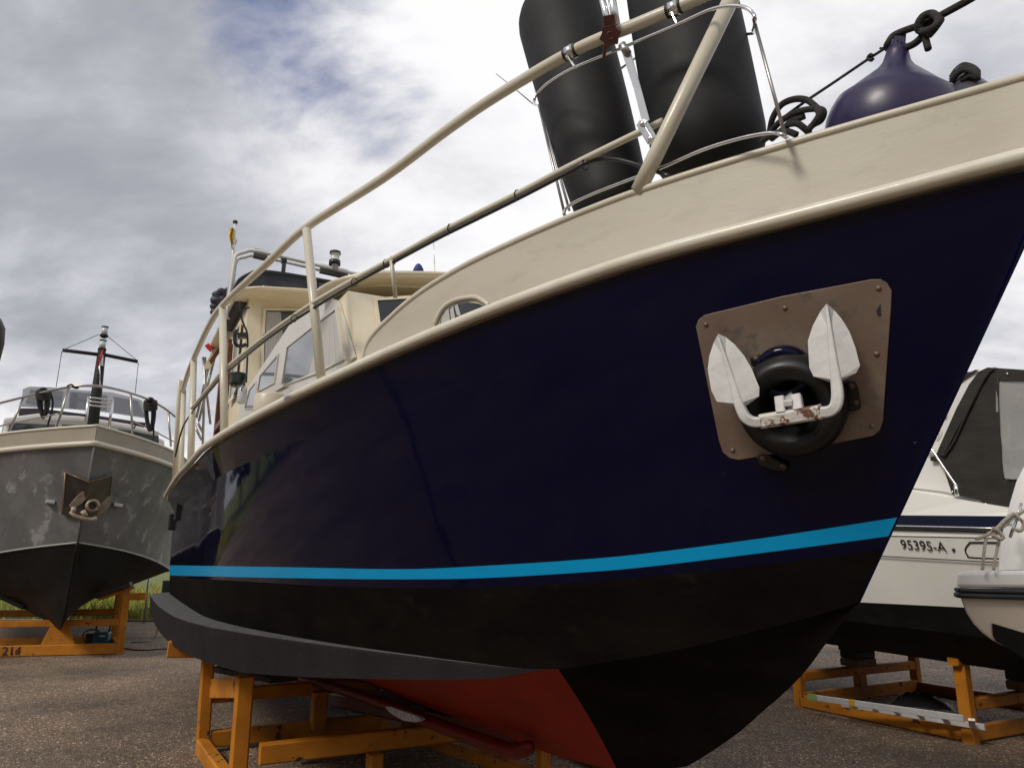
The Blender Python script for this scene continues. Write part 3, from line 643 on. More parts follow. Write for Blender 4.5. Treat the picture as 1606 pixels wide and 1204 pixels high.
for poly, bl in (([(1326, 598), (1341, 597), (1347, 610), (1351, 636), (1349, 641), (1334, 645), (1327, 640)], ((1335, 606), (1342, 632))), ([(1178, 560), (1190, 555), (1202, 562), (1190, 578), (1180, 572)], ((1186, 563),)), ([(1188, 713), (1208, 712), (1238, 729), (1236, 736), (1218, 736), (1192, 727)], ((1197, 719), (1228, 731)))):
    lg = MB().slab([PL(x, y, .010) for x, y in poly], pn * .022).build('mounting_lug', ringm, ap, bevel=.004)
    for x, y in bl: MB().lathe(PL(x, y, .031), pn, [(0, .011), (.005, .010), (.008, .004)], 10).build('bolt', mat('rusty_bolt', (.10, .06, .04), .5, .4), lg)
# the anchor itself
apaint = mat('chipped_white_paint', (.56, .555, .535), .5, bump=.22, bscale=30, col2=(.50, .49, .47), nscale=12, spots=(.16, .075, .035), spscale=38, splo=.70, sphi=.72)
rustp = mat('rusty_white_paint', (.60, .58, .54), .6, bump=.6, bscale=40, spots=(.15, .062, .03), spscale=17, splo=.50, sphi=.54)
anc = thing('anchor', 'white painted folding anchor with two pointed flukes stowed in the hull plate', 'anchor', PL(1235, 660, .12))
def fluke(out, ridge, lift):
    # outline bends away from the ridge line
    k = len(out); cxy = [(sum(p[0] for p in ridge) / len(ridge), sum(p[1] for p in ridge) / len(ridge))]
    mb = MB(); tipx, tipy = ridge[0]; bx, by = ridge[-1]
    vs = []
    def d_at(y): f = (y - tipy) / (by - tipy); return lift + .085 * f
    for th in (0, .009):
        for x, y in out: vs.append(PL(x, y, d_at(y) - .022 - th))
        for x, y in ridge: vs.append(PL(x, y, d_at(y) + .0 - th))
    fs = []; nr = len(ridge); T = k + nr; half = k // 2
    def strip(idx_out, base):
        f = []
        for i in range(len(idx_out) - 1):
            r0 = min(int(i * nr / (len(idx_out) - 1)), nr - 1); r1 = min(int((i + 1) * nr / (len(idx_out) - 1)), nr - 1)
            q = [base + idx_out[i], base + idx_out[i + 1], base + k + r1] + ([base + k + r0] if r1 != r0 else []); f.append(q)
        return f
    rt = list(range(0, half + 1)); lf = [0] + list(range(k - 1, half - 1, -1))
    for b in (0, T): fs += strip(rt, b) + strip(lf, b)
    for i in range(k): fs.append([i, (i + 1) % k, T + (i + 1) % k, T + i])
    mb.add(vs, fs); return mb
z6 = lambda L_: [(1060 + x / 3.344, 400 + y / 3.344) for x, y in L_]
fluke(z6([(222, 413), (262, 430), (310, 470), (360, 530), (400, 600), (438, 695), (436, 740), (375, 785), (310, 797), (215, 768), (186, 710), (167, 600), (175, 530), (198, 460)]), z6([(222, 420), (262, 540), (300, 660), (330, 780)]), .112).build('fluke', apaint, anc)
fluke(z6([(790, 255), (830, 288), (870, 335), (910, 400), (942, 485), (966, 580), (945, 618), (880, 655), (812, 668), (722, 636), (700, 590), (692, 450), (718, 370), (758, 295)]), z6([(792, 262), (805, 400), (822, 530), (838, 655)]), .09).build('fluke', apaint, anc)
def arm(pts, dd, w):
    pp = [PL(x, y, d) for (x, y), d in zip(z6(pts), dd)]; pp = spline(pp, 4); m = len(pp); mb = MB(); rows = []
    ws = [interp([(i / (len(w) - 1), w[i]) for i in range(len(w))], j / (m - 1)) for j in range(m)]
    for j in range(m):
        t = (pp[min(j + 1, m - 1)] - pp[max(j - 1, 0)]).normalized(); a = t.cross(pn).normalized(); b = pn; wd = ws[j]; hh = min(.026, wd * 1.0)
        rows.append([pp[j] + a * wd / 2 * x + b * hh / 2 * y for x, y in ((-1, -1), (-1, .7), (-.7, 1), (.7, 1), (1, .7), (1, -1), (-1, -1))])
    mb.grid(rows, smooth=False); mb.add(rows[0][:6], [(0, 1, 2, 3, 4, 5)]); mb.add(rows[-1][:6], [(0, 1, 2, 3, 4, 5)]); return mb
arm([(222, 428), (265, 560), (305, 690), (335, 790), (365, 850), (405, 874), (448, 874)], [.122, .145, .168, .19, .2, .2, .198], [.007, .014, .022, .029, .031, .031, .032]).build('arm', apaint, anc, bevel=.002)
arm([(792, 272), (808, 400), (824, 530), (840, 650), (848, 740), (835, 795), (800, 820), (760, 823)], [.094, .118, .143, .165, .185, .195, .198, .198], [.007, .014, .022, .030, .034, .034, .033, .032]).build('arm', apaint, anc, bevel=.002)
mb = MB(); mb.beam(*[PL(x, y, .19) for x, y in z6([(444, 872), (768, 820)])], .044, .036, up=pn, bev=.2); mb.build('crossbar', rustp, anc)
mb = MB()
for a, b in (((545, 745), (555, 830)), ((632, 735), (645, 815))):
    mb.beam(*[PL(x, y, d) for (x, y), d in zip(z6([a, b]), (.17, .195))], .030, .03, up=pn)
mb.beam(*[PL(x, y, d) for (x, y), d in zip(z6([(592, 715), (598, 820)]), (.02, .19))], .034, .02, up=pn); mb.beam(*[PL(x, y, .18) for x, y in z6([(572, 775), (618, 770)])], .02, .05, up=pn)
mb.build('shank', apaint, anc, bevel=.002)

# ------------------------------------------------------------------ trunk cabin
TT = 1.08
tr = [PT(x, y, TT) for x, y in ((563, 560), (546, 456))]
f0 = loc(tr[0]); f1 = loc(tr[1])
def wallquad(px, t, off=0.0, d=.01):
    return [PT(x, y, t + off) for x, y in px]
zt = f1[2]; sfb = f0[0]; sft = f1[0]
ss = (sft - sfb) / (f1[2] - f0[2]); sfd = sfb - ss * (f0[2] - .78)
cabin = MB()
outl = [B(sfd, TT, .78), B(sft, TT, zt), B(7.0, TT, 1.80), B(7.0, TT, .74)]
inn = [B(loc(p)[0], -TT, loc(p)[2]) for p in outl]
cabin.add(outl + inn, [(0, 1, 2, 3), (4, 5, 6, 7), (0, 1, 5, 4), (1, 2, 6, 5), (2, 3, 7, 6)])
cab_o = cabin.build('trunk_cabin', [ivory], boat)
for sgn in (1, -1):
    pan = [(565, 556), (530, 478), (508, 452), (448, 512), (386, 611), (330, 700), (420, 640)]
    pl = [PT(x, y, TT + .004) for x, y in ((559, 560), (533, 472), (505, 462), (455, 512), (388, 612), (340, 690), (350, 720), (470, 640))]
    if sgn < 0: pl = mirror(pl)
    MB().slab(pl, N * .014 * sgn).build('side_panel', greyp, cab_o, 'pale grey panel around the side windows')
# windows as framed panes on the side panel
def window(px, off=.019, name='side_window', cur=None):
    o_ = [PT(x, y, TT + off) for x, y in px]; w = MB().slab(o_, N * .004).build(name, glass, cab_o)
    c = sum(o_, V()) / len(o_); outer = [c + (p - c) * 1.0 for p in o_]; big = [p + (p - c).normalized() * .028 for p in o_]
    MB().frame(big, outer, N * .012).build('frame', greyp, w)
    if cur: 
        mb = MB()
        for strip_ in cur:
            a, b = strip_; rows = []
            for k in range(25):
                f = k / 24; dd = off + .006 + .0022 * math.sin(k * 1.25)
                rows.append([PT(a[0][0] + (a[1][0] - a[0][0]) * f, a[0][1] + (a[1][1] - a[0][1]) * f, TT + dd), PT(b[0][0] + (b[1][0] - b[0][0]) * f, b[0][1] + (b[1][1] - b[0][1]) * f, TT + dd)])
            mb.grid(rows)
        mb.build('curtain', curtain, w)
    return w
window([(443, 605), (452, 545), (500, 507), (528, 486), (540, 563), (500, 582)], cur=[(((506, 505), (526, 489)), ((483, 590), (539, 566)))])
window([(405, 614), (409, 590), (437, 557), (431, 600)], .019)
window([(385, 640), (392, 612), (402, 600), (400, 640)], .019)
MB().beam(PT(530, 482, TT + .03), PT(545, 565, TT + .03), .012, .03, up=N).build('trim', cream, cab_o)
# trunk front window and roof with its overhanging visor
fw = [(592, 471), (597, 506), (640, 506), (640, 468)]
o_ = [PS(x, y, sft - .16) for x, y in fw]
def FP(px, py, off=0.0):                             # on the raked front wall of the trunk
    n_ = V(U) * 1.0 - Z * ss; n_.normalize(); r = ray(px, py); p0 = B(sft, 0, zt) - n_ * off
    return CAM + r * ((p0 - CAM).dot(n_) / r.dot(n_))
fo = [FP(x, y, .010) for x, y in fw]; wf = MB().slab(fo, U * .006).build('front_window', darkglass, cab_o)
MB().frame([FP(x, y, .016) for x, y in ((587, 467), (592, 512), (645, 512), (645, 463))], [FP(x, y, .016) for x, y in fw], U * .012).build('frame', ivory, wf)
def roof(name, s0, s1, hw, z0, z1, rc, crown, th, m, parent, lab=None, fwd=0.0):
    # plan outline with rounded front corners, crowned across
    outl = []
    K = 8
    for k in range(K + 1):
        a = math.pi / 2 * k / K; outl.append((s0 + rc - rc * math.sin(a), hw - rc + rc * math.cos(a)))
    ins = [(s1, hw)] + outl
    half = [(s, t) for s, t in ins]; nt_ = 10; c0 = half[-1][1]
    for k in range(1, nt_ + 1): half.append((s0 - fwd * math.sin(math.pi / 2 * k / nt_), c0 * (1 - k / nt_)))
    full_ = half + [(s, -t) for s, t in reversed(half[:-1])]
    zz = lambda s, t: z0 + (z1 - z0) * (s - s0) / (s1 - s0) + crown * (1 - (t / hw) ** 2)
    mb = MB(); k = len(full_); rings = []
    ct = ((s0 + s1) / 2, 0)
    for dz, ins_ in ((-th, .03), (-th * .5, 0), (0, .0), (.006, .02)):
        rings.append([B(s + (ct[0] - s) * ins_ / max(.5, abs(s1 - s0)), t * (1 - ins_ / hw), zz(s, t) + dz) for s, t in full_])
    mb.grid([r + [r[0]] for r in rings])
    for dz, ri in ((-th, 0), (.006, 3)):
        rr = [[rings[ri][i], rings[ri][k - 1 - i]] for i in range(k // 2)]
        rows = []
        for i in range((k + 1) // 2):
            a, b = rings[ri][i], rings[ri][k - 1 - i]; la, lb = loc(a), loc(b); row = []
            for j in range(9):
                f = j / 8; s_ = la[0] + (lb[0] - la[0]) * f; t_ = la[1] + (lb[1] - la[1]) * f; row.append(B(s_, t_, zz(s_, t_) + dz))
            rows.append(row)
        mb.grid(rows)
    return mb.build(name, m, parent, lab)
rf = loc(PZ(583, 428, 1.80))
roof('trunk_roof', rf[0] + .1, 7.1, 1.082, 1.765, 1.84, .30, .08, .03, ivory, cab_o, fwd=.06)
roof('visor', rf[0] - .06, 3.25, 1.19, 1.755, 1.74, .42, .11, .035, ivory, cab_o, fwd=.10)
tag_ = MB().lathe(PS(656, 429, 2.9), Z, [(0, .04), (.03, .035), (.06, .02), (.07, .008)], 14).build('blue_cover', bluecloth, boat, 'small dark blue cover on the trunk roof')
MB().tube([PS(682, 428, 3.2), PS(680, 376, 3.2)], .0025, 6).build('whip_aerial', steel, boat)
MB().tube([PT(778, 116, -.4), PT(808, 140, -.1), PT(838, 165, .3)], .0035, 6).build('aerial', plastic, boat)

# ------------------------------------------------------------------ wheelhouse
WS = 7.15; WT = 1.10
wc = loc(PS(388, 470, WS))
mb = MB(); z1 = 3.02
pts = [B(WS, WT, .75), B(WS, WT, z1), B(9.6, WT, z1), B(9.6, WT, .75), B(WS, -WT, .75), B(WS, -WT, z1), B(9.6, -WT, z1), B(9.6, -WT, .75)]
mb.add(pts, [(0, 1, 2, 3), (4, 7, 6, 5), (0, 4, 5, 1), (3, 2, 6, 7), (1, 5, 6, 2)])
wh = mb.build('wheelhouse', ivory, boat)
def wwin(px, s=WS - .012, th=.006, m=darkglass, nm='window'):
    o_ = [PS(x, y, s) for x, y in px]; w = MB().slab(o_, U * th).build(nm, m, wh)
    c = sum(o_, V()) / len(o_); MB().frame([p + (p - c).normalized() * .04 for p in o_], o_, U * -.012).build('frame', ivory, w); return w
w1 = wwin([(417, 487), (414, 545), (414, 595), (480, 560), (530, 520), (545, 488)])
mb = MB(); rows = []
for k in range(31):
    f = k / 30; rows.append([PS(418 + f * 22, 489, WS - .02 + .006 * math.sin(k * 1.5)), PS(414 + f * 34, 590 - 20 * f, WS - .02 + .006 * math.sin(k * 1.5))])
mb.grid(rows); mb.build('curtain', curtain, w1)
rw = loc(PZ(392, 459, 3.06))
roof('wheelhouse_roof', WS - .42, 9.8, 1.27, 3.0, 3.05, .35, .05, .03, ivory, wh, fwd=.12)
# side of the wheelhouse: dark windows, sliding door with varnished frame
def sidebox(s0, s1, za, zb, m, nm, par, off=.012, lab=None):
    return MB().slab([B(s0, WT + off, za), B(s0, WT + off, zb), B(s1, WT + off, zb), B(s1, WT + off, za)], N * .02).build(nm, m, par, lab)
sw = sidebox(7.45, 7.85, 1.9, 2.75, darkglass, 'window', wh)
MB().frame([B(7.4, WT + .03, 1.85), B(7.4, WT + .03, 2.8), B(7.9, WT + .03, 2.8), B(7.9, WT + .03, 1.85)], [B(7.45, WT + .03, 1.9), B(7.45, WT + .03, 2.75), B(7.85, WT + .03, 2.75), B(7.85, WT + .03, 1.9)], N * .012).build('frame', ivory, sw)
dr = sidebox(8.2, 8.9, .85, 2.7, darkglass, 'door', wh, lab='dark glazed side door with varnished frame')
for a, b in ((B(8.2, WT + .05, .85), B(8.2, WT + .05, 2.7)), (B(8.9, WT + .05, .85), B(8.9, WT + .05, 2.7)), (B(8.2, WT + .05, 2.72), B(8.9, WT + .05, 2.72)), (B(8.2, WT + .05, 1.7), B(8.9, WT + .05, 1.7))):
    MB().beam(a, b, .09, .05, up=N).build('door_frame', mahog, dr)
# cleat, mirror bracket, lamps near the front corner
nl = MB().lathe(PT(372, 606, 1.32), Z, [(-.002, .01), (0, .062), (.03, .07), (.11, .07), (.112, .01)], 20, smooth=False).build('navigation_light', greenlens, boat, 'dark green starboard light')
MB().lathe(PT(372, 606, 1.32) + Z * .11, Z, [(0, .074), (.018, .074), (.02, .01)], 20).build('cap', plastic, nl)
hb = MB(); hb.tube(spline([PS(x, y, WS - .1) for x, y in ((369, 517), (368, 530), (370, 540), (378, 543), (386, 540))], 4), .022, 8); hb.beam(PS(372, 527, WS - .1), PS(388, 526, WS - .1), .1, .06); hb.build('mirror_bracket', plastic, boat, 'black bent bracket on the wheelhouse corner')
hb = MB(); hb.tube(spline([PS(x, y, WS - .12) for x, y in ((377, 472), (377, 490), (382, 508), (388, 525), (388, 560), (386, 600))], 4), .012, 6)
hb.tube(spline([PS(x, y, WS - .14) for x, y in ((379, 491), (386, 484), (391, 482))], 3), .010, 6); hb.build('wire', plastic, boat, 'thin wire down the wheelhouse corner')
hb = MB(); hb.lathe(PT(380, 618, 1.3), Z, [(-.09, .03), (-.07, .045), (.05, .04), (.08, .015)], 12); hb.build('deck_lamp', lens, boat, 'small clear lamp on a looped wire')
hb = MB(); hb.tube(spline([PT(x, y, 1.32) for x, y in ((386, 590), (382, 600), (370, 612), (367, 622), (372, 624), (377, 612), (384, 604))], 4), .006, 6); hb.build('lamp_wire', plastic, boat)
# cream drum behind the rail
cdr = PZ(426, 620, .80); dd = loc(cdr)
cb = B(dd[0] - .3, 1.42, .78); hx = PT(424, 640, 1.42)
mb = MB(); mb.lathe(V((hx.x, hx.y, S0.z + .76)), Z, [(0, .105), (.235, .100), (.25, .092), (.255, .01)], 28); bol = mb.build('deck_box', cream, boat, 'cream round bollard box on the side deck')
MB().beam(PT(436, 612, 1.50), PT(449, 604, 1.50), .03, .02).build('clip', cream, bol)

# flybridge canvas, rail hoop, lights, flagstaff
fb = MB(); sb = WS + .15
cvx = [(372, 500, 0), (368, 470, .0), (371, 448, .0), (385, 435, 0), (405, 428, 0), (440, 432, 0), (500, 441, 0), (560, 452, 0), (600, 470, 0), (600, 490, 0), (450, 470, 0)]
poly = [PS(x, y, sb) for x, y, _ in ((378, 500), (366, 470), (367, 450), (376, 438), (392, 429), (404, 425), (440, 428), (500, 438), (560, 449), (600, 460), (600, 480), (500, 475), (400, 475))] if False else [PS(x, y, sb) for x, y in ((372, 476), (366, 470), (368, 450), (376, 438), (392, 429), (404, 425), (440, 428), (500, 438), (560, 449), (600, 460), (600, 480), (500, 475), (400, 475))]
fb.slab(poly, U * 1.3); fbo = fb.build('flybridge_screen', canvas, boat, 'creased dark navy canvas around the flybridge', bevel=.03)
MB().tube(spline([PS(x, y, sb - .02) for x, y in ((366, 470), (368, 450), (376, 438), (392, 429), (404, 425), (440, 428), (500, 438), (560, 449))], 4), .018, 8).build('edge_piping', plastic, fbo)
MB().slab([PS(x, y, sb - .02) for x, y in ((500, 443), (509, 444), (509, 462), (500, 461))], U * .01).build('window', darkglass, fbo)
hoop = MB(); hs = sb + .3
hoop.tube(spline([PS(x, y, hs) for x, y in ((354, 500), (362, 450), (368, 410), (371, 400), (384, 395), (398, 393), (440, 402), (500, 416), (560, 430), (620, 444))], 4), .024, 8)
hoop.tube(spline([PS(x, y, hs + .35) for x, y in ((358, 500), (366, 440), (371, 409), (385, 403), (398, 401), (440, 409), (500, 423), (560, 437), (620, 450))], 4), .022, 8)
ho = hoop.build('mast_hoop', mat('white_tube', (.72, .71, .68), .3), boat, 'white double tube hoop over the flybridge')
for a, b in (((398, 397), (419, 402)), ((502, 421), (545, 431))): MB().beam(PS(*a, hs + .1), PS(*b, hs + .1), .12, .07, up=U).build('pad', mat('grey_pad', (.10, .095, .09), .6), ho)
al = MB().lathe(PS(525, 424, hs), Z, [(0, .045), (.10, .045), (.10, .05), (.13, .05)], 16).build('all_round_light', mat('light_base', (.5, .5, .48), .4), boat)
MB().lathe(PS(525, 411, hs), Z, [(-.02, .072), (.02, .072), (.02, .058), (.11, .058), (.11, .068), (.14, .066), (.145, .01)], 18).build('lens', lens, al); 
MB().lathe(PS(525, 411, hs), Z, [(-.04, .076), (.018, .076)], 18).build('collar', plastic, al); MB().lathe(PS(525, 411, hs), Z, [(.115, .075), (.145, .072)], 18).build('cap', plastic, al)
mb = MB(); mb.beam(PS(441, 409, hs - .05), PS(449, 409, hs - .05), .08, .05); mb.beam(PS(446, 410, hs - .05), PS(443, 440, hs - .15), .05, .05); mb.build('strap_bracket', plastic, boat)
MB().beam(PS(411, 459, WS - .2), PS(415, 450, WS - .2), .05, .05).build('cleat', ivory, boat)
fg = thing('flagstaff', 'thin white flagstaff with a drooping yellow flag above the flybridge', 'flagstaff', PS(360, 455, hs + .1))
MB().tube([PS(352, 500, hs + .1), PS(365, 410, hs + .1), PS(369, 350, hs + .1)], .017, 8).build('pole', mat('white_tube', (.72, .71, .68), .3), fg)
MB().lathe(PS(369, 349, hs + .1), Z, [(-.01, .03), (.02, .03)], 10).build('pole_cap', plastic, fg)
rows = []
for k in range(13):
    f = k / 12; y = 357 + 33 * f; a = 361 - 2 * math.sin(f * 5); b = 366 + 1.2 * math.sin(f * 4 + 1)
    if k == 0: a = 364
    rows.append([PS(a + (b - a) * j / 6, y + (2 if j == 3 else 0), hs + .05 + .04 * math.sin(j * 2 + k * .5)) for j in range(7)])
MB().grid(rows).build('flag', yellowcloth, fg, 'drooping yellow flag with reddish top')
rows = [[PS(368 + (4 - abs(k - 2)) * j / 3, 372 + k * 3.2, hs + .12 + .02 * math.sin(j + k)) for j in range(4)] for k in range(5)]
MB().grid(rows).build('pennant', whitecloth, fg)
# furled black cloth aft, grey stays, red cloth
mb = MB(); rnd = random.Random(4); hs2 = 9.6
for x, y, r in ((349, 458, .06), (343, 464, .08), (338, 472, .08), (336, 482, .07), (346, 470, .07), (353, 462, .08), (334, 489, .06), (356, 455, .05)):
    c = PS(x, y, hs2); mb.lathe(c - Z * r, (rnd.uniform(-.4, .4), rnd.uniform(-.4, .4), 1), [(r * (1 - math.cos(a)), r * math.sin(a) * rnd.uniform(.8, 1.15)) for a in [q * math.pi / 6 for q in range(7)]], 12)
mb.build('furled_cover', canvas, boat, 'black bundled cover aft of the flybridge')
mb = MB()
for a, b in (((342, 515), (308, 655)), ((345, 528), (312, 660)), ((322, 560), (318, 700)), ((318, 560), (330, 665)), ((309, 660), (318, 678)), ((306, 668), (316, 690))): mb.tube([PS(*a, 9.7), PS(*b, 9.7)], .018, 6)
mb.build('davit_stays', dullsteel, boat)
MB().slab([PS(x, y, 9.6) for x, y in ((326, 546), (322, 541), (327, 538), (331, 541), (334, 546), (331, 551))], U * .06).build('red_rag', redcloth, boat)
mb = MB(); mb.slab([PS(x, y, 9.62) for x, y in ((320, 574), (341, 538), (345, 545), (330, 578), (322, 578))], U * .1); mb.build('lifebelt_board', ivory, boat)
mb = MB(); mb.slab([PS(x, y, 9.5) for x, y in ((328, 565), (343, 545), (345, 552), (332, 571))], U * .05); mb.build('wooden_rail', mahog, boat)

# black rubber blocks hanging at the stern quarter
for x, y, x2, y2, s in ((276, 786, 296, 816, 8.4), (266, 806, 283, 831, 9.6)):
    a, b = PS(x, y, s), PS(x2, y2, s); c = (a + b) / 2; w = abs((b - a).dot(N)) / 2; hh = abs((b - a).z) / 2
    MB().box(c, N * w, U * .12, Z * hh).build('quarter_block', mat('dead_black', (.006, .006, .007), .6), boat, 'square black block under the stern quarter', bevel=.01)
MB().beam(B(10.3, 1.30, -.40), B(10.3, 1.52, -.40), .1, .25).build('ladder_bracket', black, boat)
# light scuffs are part of paint; stem strip
st_ = [W(side(.16, j / 20)) for j in range(21)]
MB().tube(st_, .0035, 8).build('stem_bar', navy, boat)

# ------------------------------------------------------------------ cradle under the main boat
def cradle(name, label, rootp, group='orange boat cradles'):
    return thing(name, label, 'boat cradle', rootp, 0, group)
c1 = cradle('boat_cradle', 'orange steel cradle carrying the dark blue yacht', B(4.6, .3, -1.55))
GZ = -1.55
def bm_(cr, p, q, w, h, nm='beam', up=Z, m=orange, lab=None): return MB().beam(p, q, w, h, up=up).build(nm, m, cr, lab)
bm_(c1, B(5.55, 1.36, GZ), B(5.55, 1.38, -.72), .10, .10, 'post', up=U)
bm_(c1, B(4.25, 1.27, GZ), B(4.25, 1.27, -.80), .115, .10, 'post', up=U)
bm_(c1, PS(334, 1079, 5.48), PS(380, 1076, 4.27), .05, .15, 'top_plate')
bm_(c1, B(5.50, 1.37, GZ + .06), B(3.2, 1.27, GZ + .06), .10, .12, 'sill')
for tt_, s_ in ((1.30, 5.55), (1.22, 3.2)):
    pass
bm_(c1, B(5.55, 1.30, GZ + .10), B(5.55, -1.3, GZ + .10), .09, .13, 'cross_beam')
bm_(c1, B(5.6, 1.33, -1.12), B(5.6, -1.3, -1.12), .09, .11, 'cross_beam')
bm_(c1, B(5.5, .42, GZ + .1), B(5.5, .42, -1.14), .13, .10, 'post', up=U)
bm_(c1, B(4.05, 1.17, -1.27), B(4.05, -1.3, -1.27), .09, .13, 'cross_beam')
bm_(c1, B(4.0, .38, GZ), B(4.0, .38, -1.34), .10, .12, 'post', up=U)
bm_(c1, B(4.8, .75, -1.45), B(4.8, -1.3, -1.45), .09, .13, 'cross_beam')
bm_(c1, B(3.2, -.55, GZ), B(3.2, -.55, -1.2), .08, .08, 'post', up=U)
bm_(c1, B(5.4, -1.3, GZ + .06), B(3.2, -1.3, GZ + .06), .10, .12, 'sill')
bm_(c1, B(5.55, -1.35, GZ), B(5.55, -1.35, -.7), .10, .10, 'post', up=U)
bm_(c1, B(4.25, -1.27, GZ), B(4.25, -1.27, -.70), .10, .10, 'post', up=U)
bm_(c1, B(5.2, -.1, -1.42), B(3.3, -.5, -1.42), .09, .09, 'brace')
bm_(c1, B(5.55, 1.70, -.72), B(5.55, 1.0, -.76), .09, .13, 'support_arm')
tag(MB().beam(PT(348, 1047, 1.22), PT(446, 1064, .92), .22, .045).build('support_plank', blackblock), 'black padded plank between the cradle top and the red bottom', 'plank')
tag(MB().beam(B(4.3, .0, -1.26), B(4.3, -.0001, -1.12), .3, .25, up=U).build('keel_block', wood), 'wooden block under the keel of the dark blue yacht', 'block')
tag(MB().beam(B(3.9, -.45, -1.49), B(2.6, -.95, -1.49), .16, .05).build('loose_board', wood), 'wooden board lying behind the cradle under the red bottom', 'board')
g = MB(); c = PZ(550, 1112, -1.48)
rows = [[c + V((math.cos(a) * r * .32, math.sin(a) * r * .25, .10 * (1 - r) + .015 * math.sin(a * 5 + r * 9))) for a in [k * math.pi / 12 for k in range(25)]] for r in (0.02, .3, .55, .8, 1)]
tag(g.grid(rows).build('plastic_sheet', mat('crumpled_sheet', (.20, .21, .19), .3, col2=(.5, .5, .48), nscale=9, nlo=.55, nhi=.6)), 'crumpled pale plastic sheet on the ground under the red bottom', 'sheet')

# ------------------------------------------------------------------ grey boat on the left
d2 = V((ray(112, 850).x, ray(112, 850).y, 0)).normalized(); d2 = V((d2.x * math.cos(R(5)) - d2.y * math.sin(R(5)), d2.x * math.sin(R(5)) + d2.y * math.cos(R(5)), 0)); n2 = V((d2.y, -d2.x, 0))   # d2 aft (away from us), n2 to picture right
O2 = V((ray(122, 850).x, ray(122, 850).y, 0)).normalized() * 13.6 + Z * EYE                                                # stem at waterline
def B2(s, t, z): return O2 + d2 * s + n2 * t + Z * z
def P2(px, py, s): r = ray(px, py); k = (s - (CAM - O2).dot(d2)) / r.dot(d2); return CAM + r * k
gb = thing('grey_boat', 'primer grey steel motor boat seen bow on, black below, at the left', 'boat', (O2.x, O2.y, 0), math.atan2(d2.y, d2.x))
b2R = lambda s: 2.2 * (1 - (1 - min(max((s + .55) / 4.6, 0), 1)) ** 2.5)
b2C = lambda s: 2.05 * (1 - (1 - min(max(s / 3.6, 0), 1)) ** 1.7)
z2R = lambda s: interp([(-.55, 1.76), (.5, 1.70), (1.5, 1.64), (3, 1.55), (6, 1.45), (9, 1.5)], s)
z2C = lambda s: interp([(0, .27), (.8, .17), (1.6, .04), (2.4, -.10), (3.2, -.2), (5, -.25), (9, -.25)], s)
z2K = lambda s: interp([(0, .27), (.15, .0), (.35, -.5), (.6, -.9), (1.0, -1.08), (3, -1.12), (9, -1.12)], s)
u2 = [0, .05, .12, .2, .3, .42, .55, .7, .9, 1.1, 1.35, 1.6, 1.9, 2.2, 2.6, 3, 3.5, 4, 5, 6, 7.5, 9]
def s2R(s): return s - .55 * max(0, 1 - s / 3) ** 1.5
greyhull = mat('patchy_grey_primer', (.105, .104, .104), .38, col2=(.15, .149, .147), nscale=1.6, nlo=.42, nhi=.6, spots=(.27, .27, .265), spscale=3.4, splo=.56, sphi=.64, rough2=.5, bump=.1, bscale=20)
boot2 = mat('black_bottom_paint', (.0065, .006, .0058), .5, spec=.2, col2=(.012, .011, .010), nscale=2.5, rough2=.65)
mb = MB(); mb2 = MB(); rr = MB(); bw = MB()
for sg in (1, -1):
    rows = []
    for j in range(9):
        w = j / 8; rows.append([B2(u * (1 - w) + s2R(u) * w, sg * (b2C(u) * (1 - w) + b2R(s2R(u)) * w - .03 * math.sin(math.pi * w) * min(1, u)), z2C(u) * (1 - w) + z2R(s2R(u)) * w) for u in u2])
    mb.grid(rows)
    rows = []
    for j in range(9):
        w = j / 8; rows.append([B2(u, sg * b2C(u) * (1 - w) ** 1.0, (z2C(u) * (1 - w) + z2K(u) * w) + (-.10 * math.sin(math.pi * w) * min(1, u)) * -1 * (1 if w > .5 else .3)) for u in u2])
    mb2.grid(rows)
    bw.grid([[B2(s2R(u), sg * max(b2R(s2R(u)) - .02, .003), z2R(s2R(u)) + .28 * w * (1 if u < 4 else .3)) for u in u2] for w in (0, .5, 1)])
mb.add([B2(9, b2R(9), z2R(9)), B2(9, -b2R(9), z2R(9)), B2(9, -b2C(9), z2C(9)), B2(9, 0, -1.1), B2(9, b2C(9), z2C(9))], [(0, 1, 2, 3, 4)])
mbv2, mbf2 = list(mb.v), [list(f) for f in mb.f]; mb.build('hull', greyhull, gb); mb2.build('bottom', boot2, gb, 'black bottom')
bw.build('bulwark', mat('tan_bulwark', (.33, .29, .22), .5, col2=(.29, .255, .19), nscale=2), gb)
def both(f): return [f(u, -1) for u in reversed(u2)] + [f(u, 1) for u in u2[1:]]
MB().tube(both(lambda u, g_: B2(s2R(u) - .01, g_ * b2R(s2R(u)), z2R(s2R(u)))), .045, 8).build('rub_rail', mat('off_white_rail', (.62, .58, .48), .4), gb)
MB().tube(both(lambda u, g_: B2(s2R(u), g_ * max(b2R(s2R(u)) - .02, 0), z2R(s2R(u)) + .28 * (1 if u < 4 else .3))), .022, 8).build('bulwark_cap', mat('off_white_rail', (.62, .58, .48), .4), gb)
MB().tube(both(lambda u, g_: B2(u - .005, g_ * b2C(u), z2C(u))), .016, 6).build('chine_bar', mat('chine_grey', (.30, .30, .29), .4), gb)
MB().tube([B2(u, 0, z2K(u)) for u in (0, .08, .15, .25, .35, .5, .6, .8, 1)] , .022, 8).build('stem_bar', boot2, gb)
MB().tube([B2(s2R(0) * w - .01, 0, z2C(0) * (1 - w) + z2R(-.55) * w) for w in (0, .5, 1)], .015, 8).build('stem_seam', greyhull, gb)
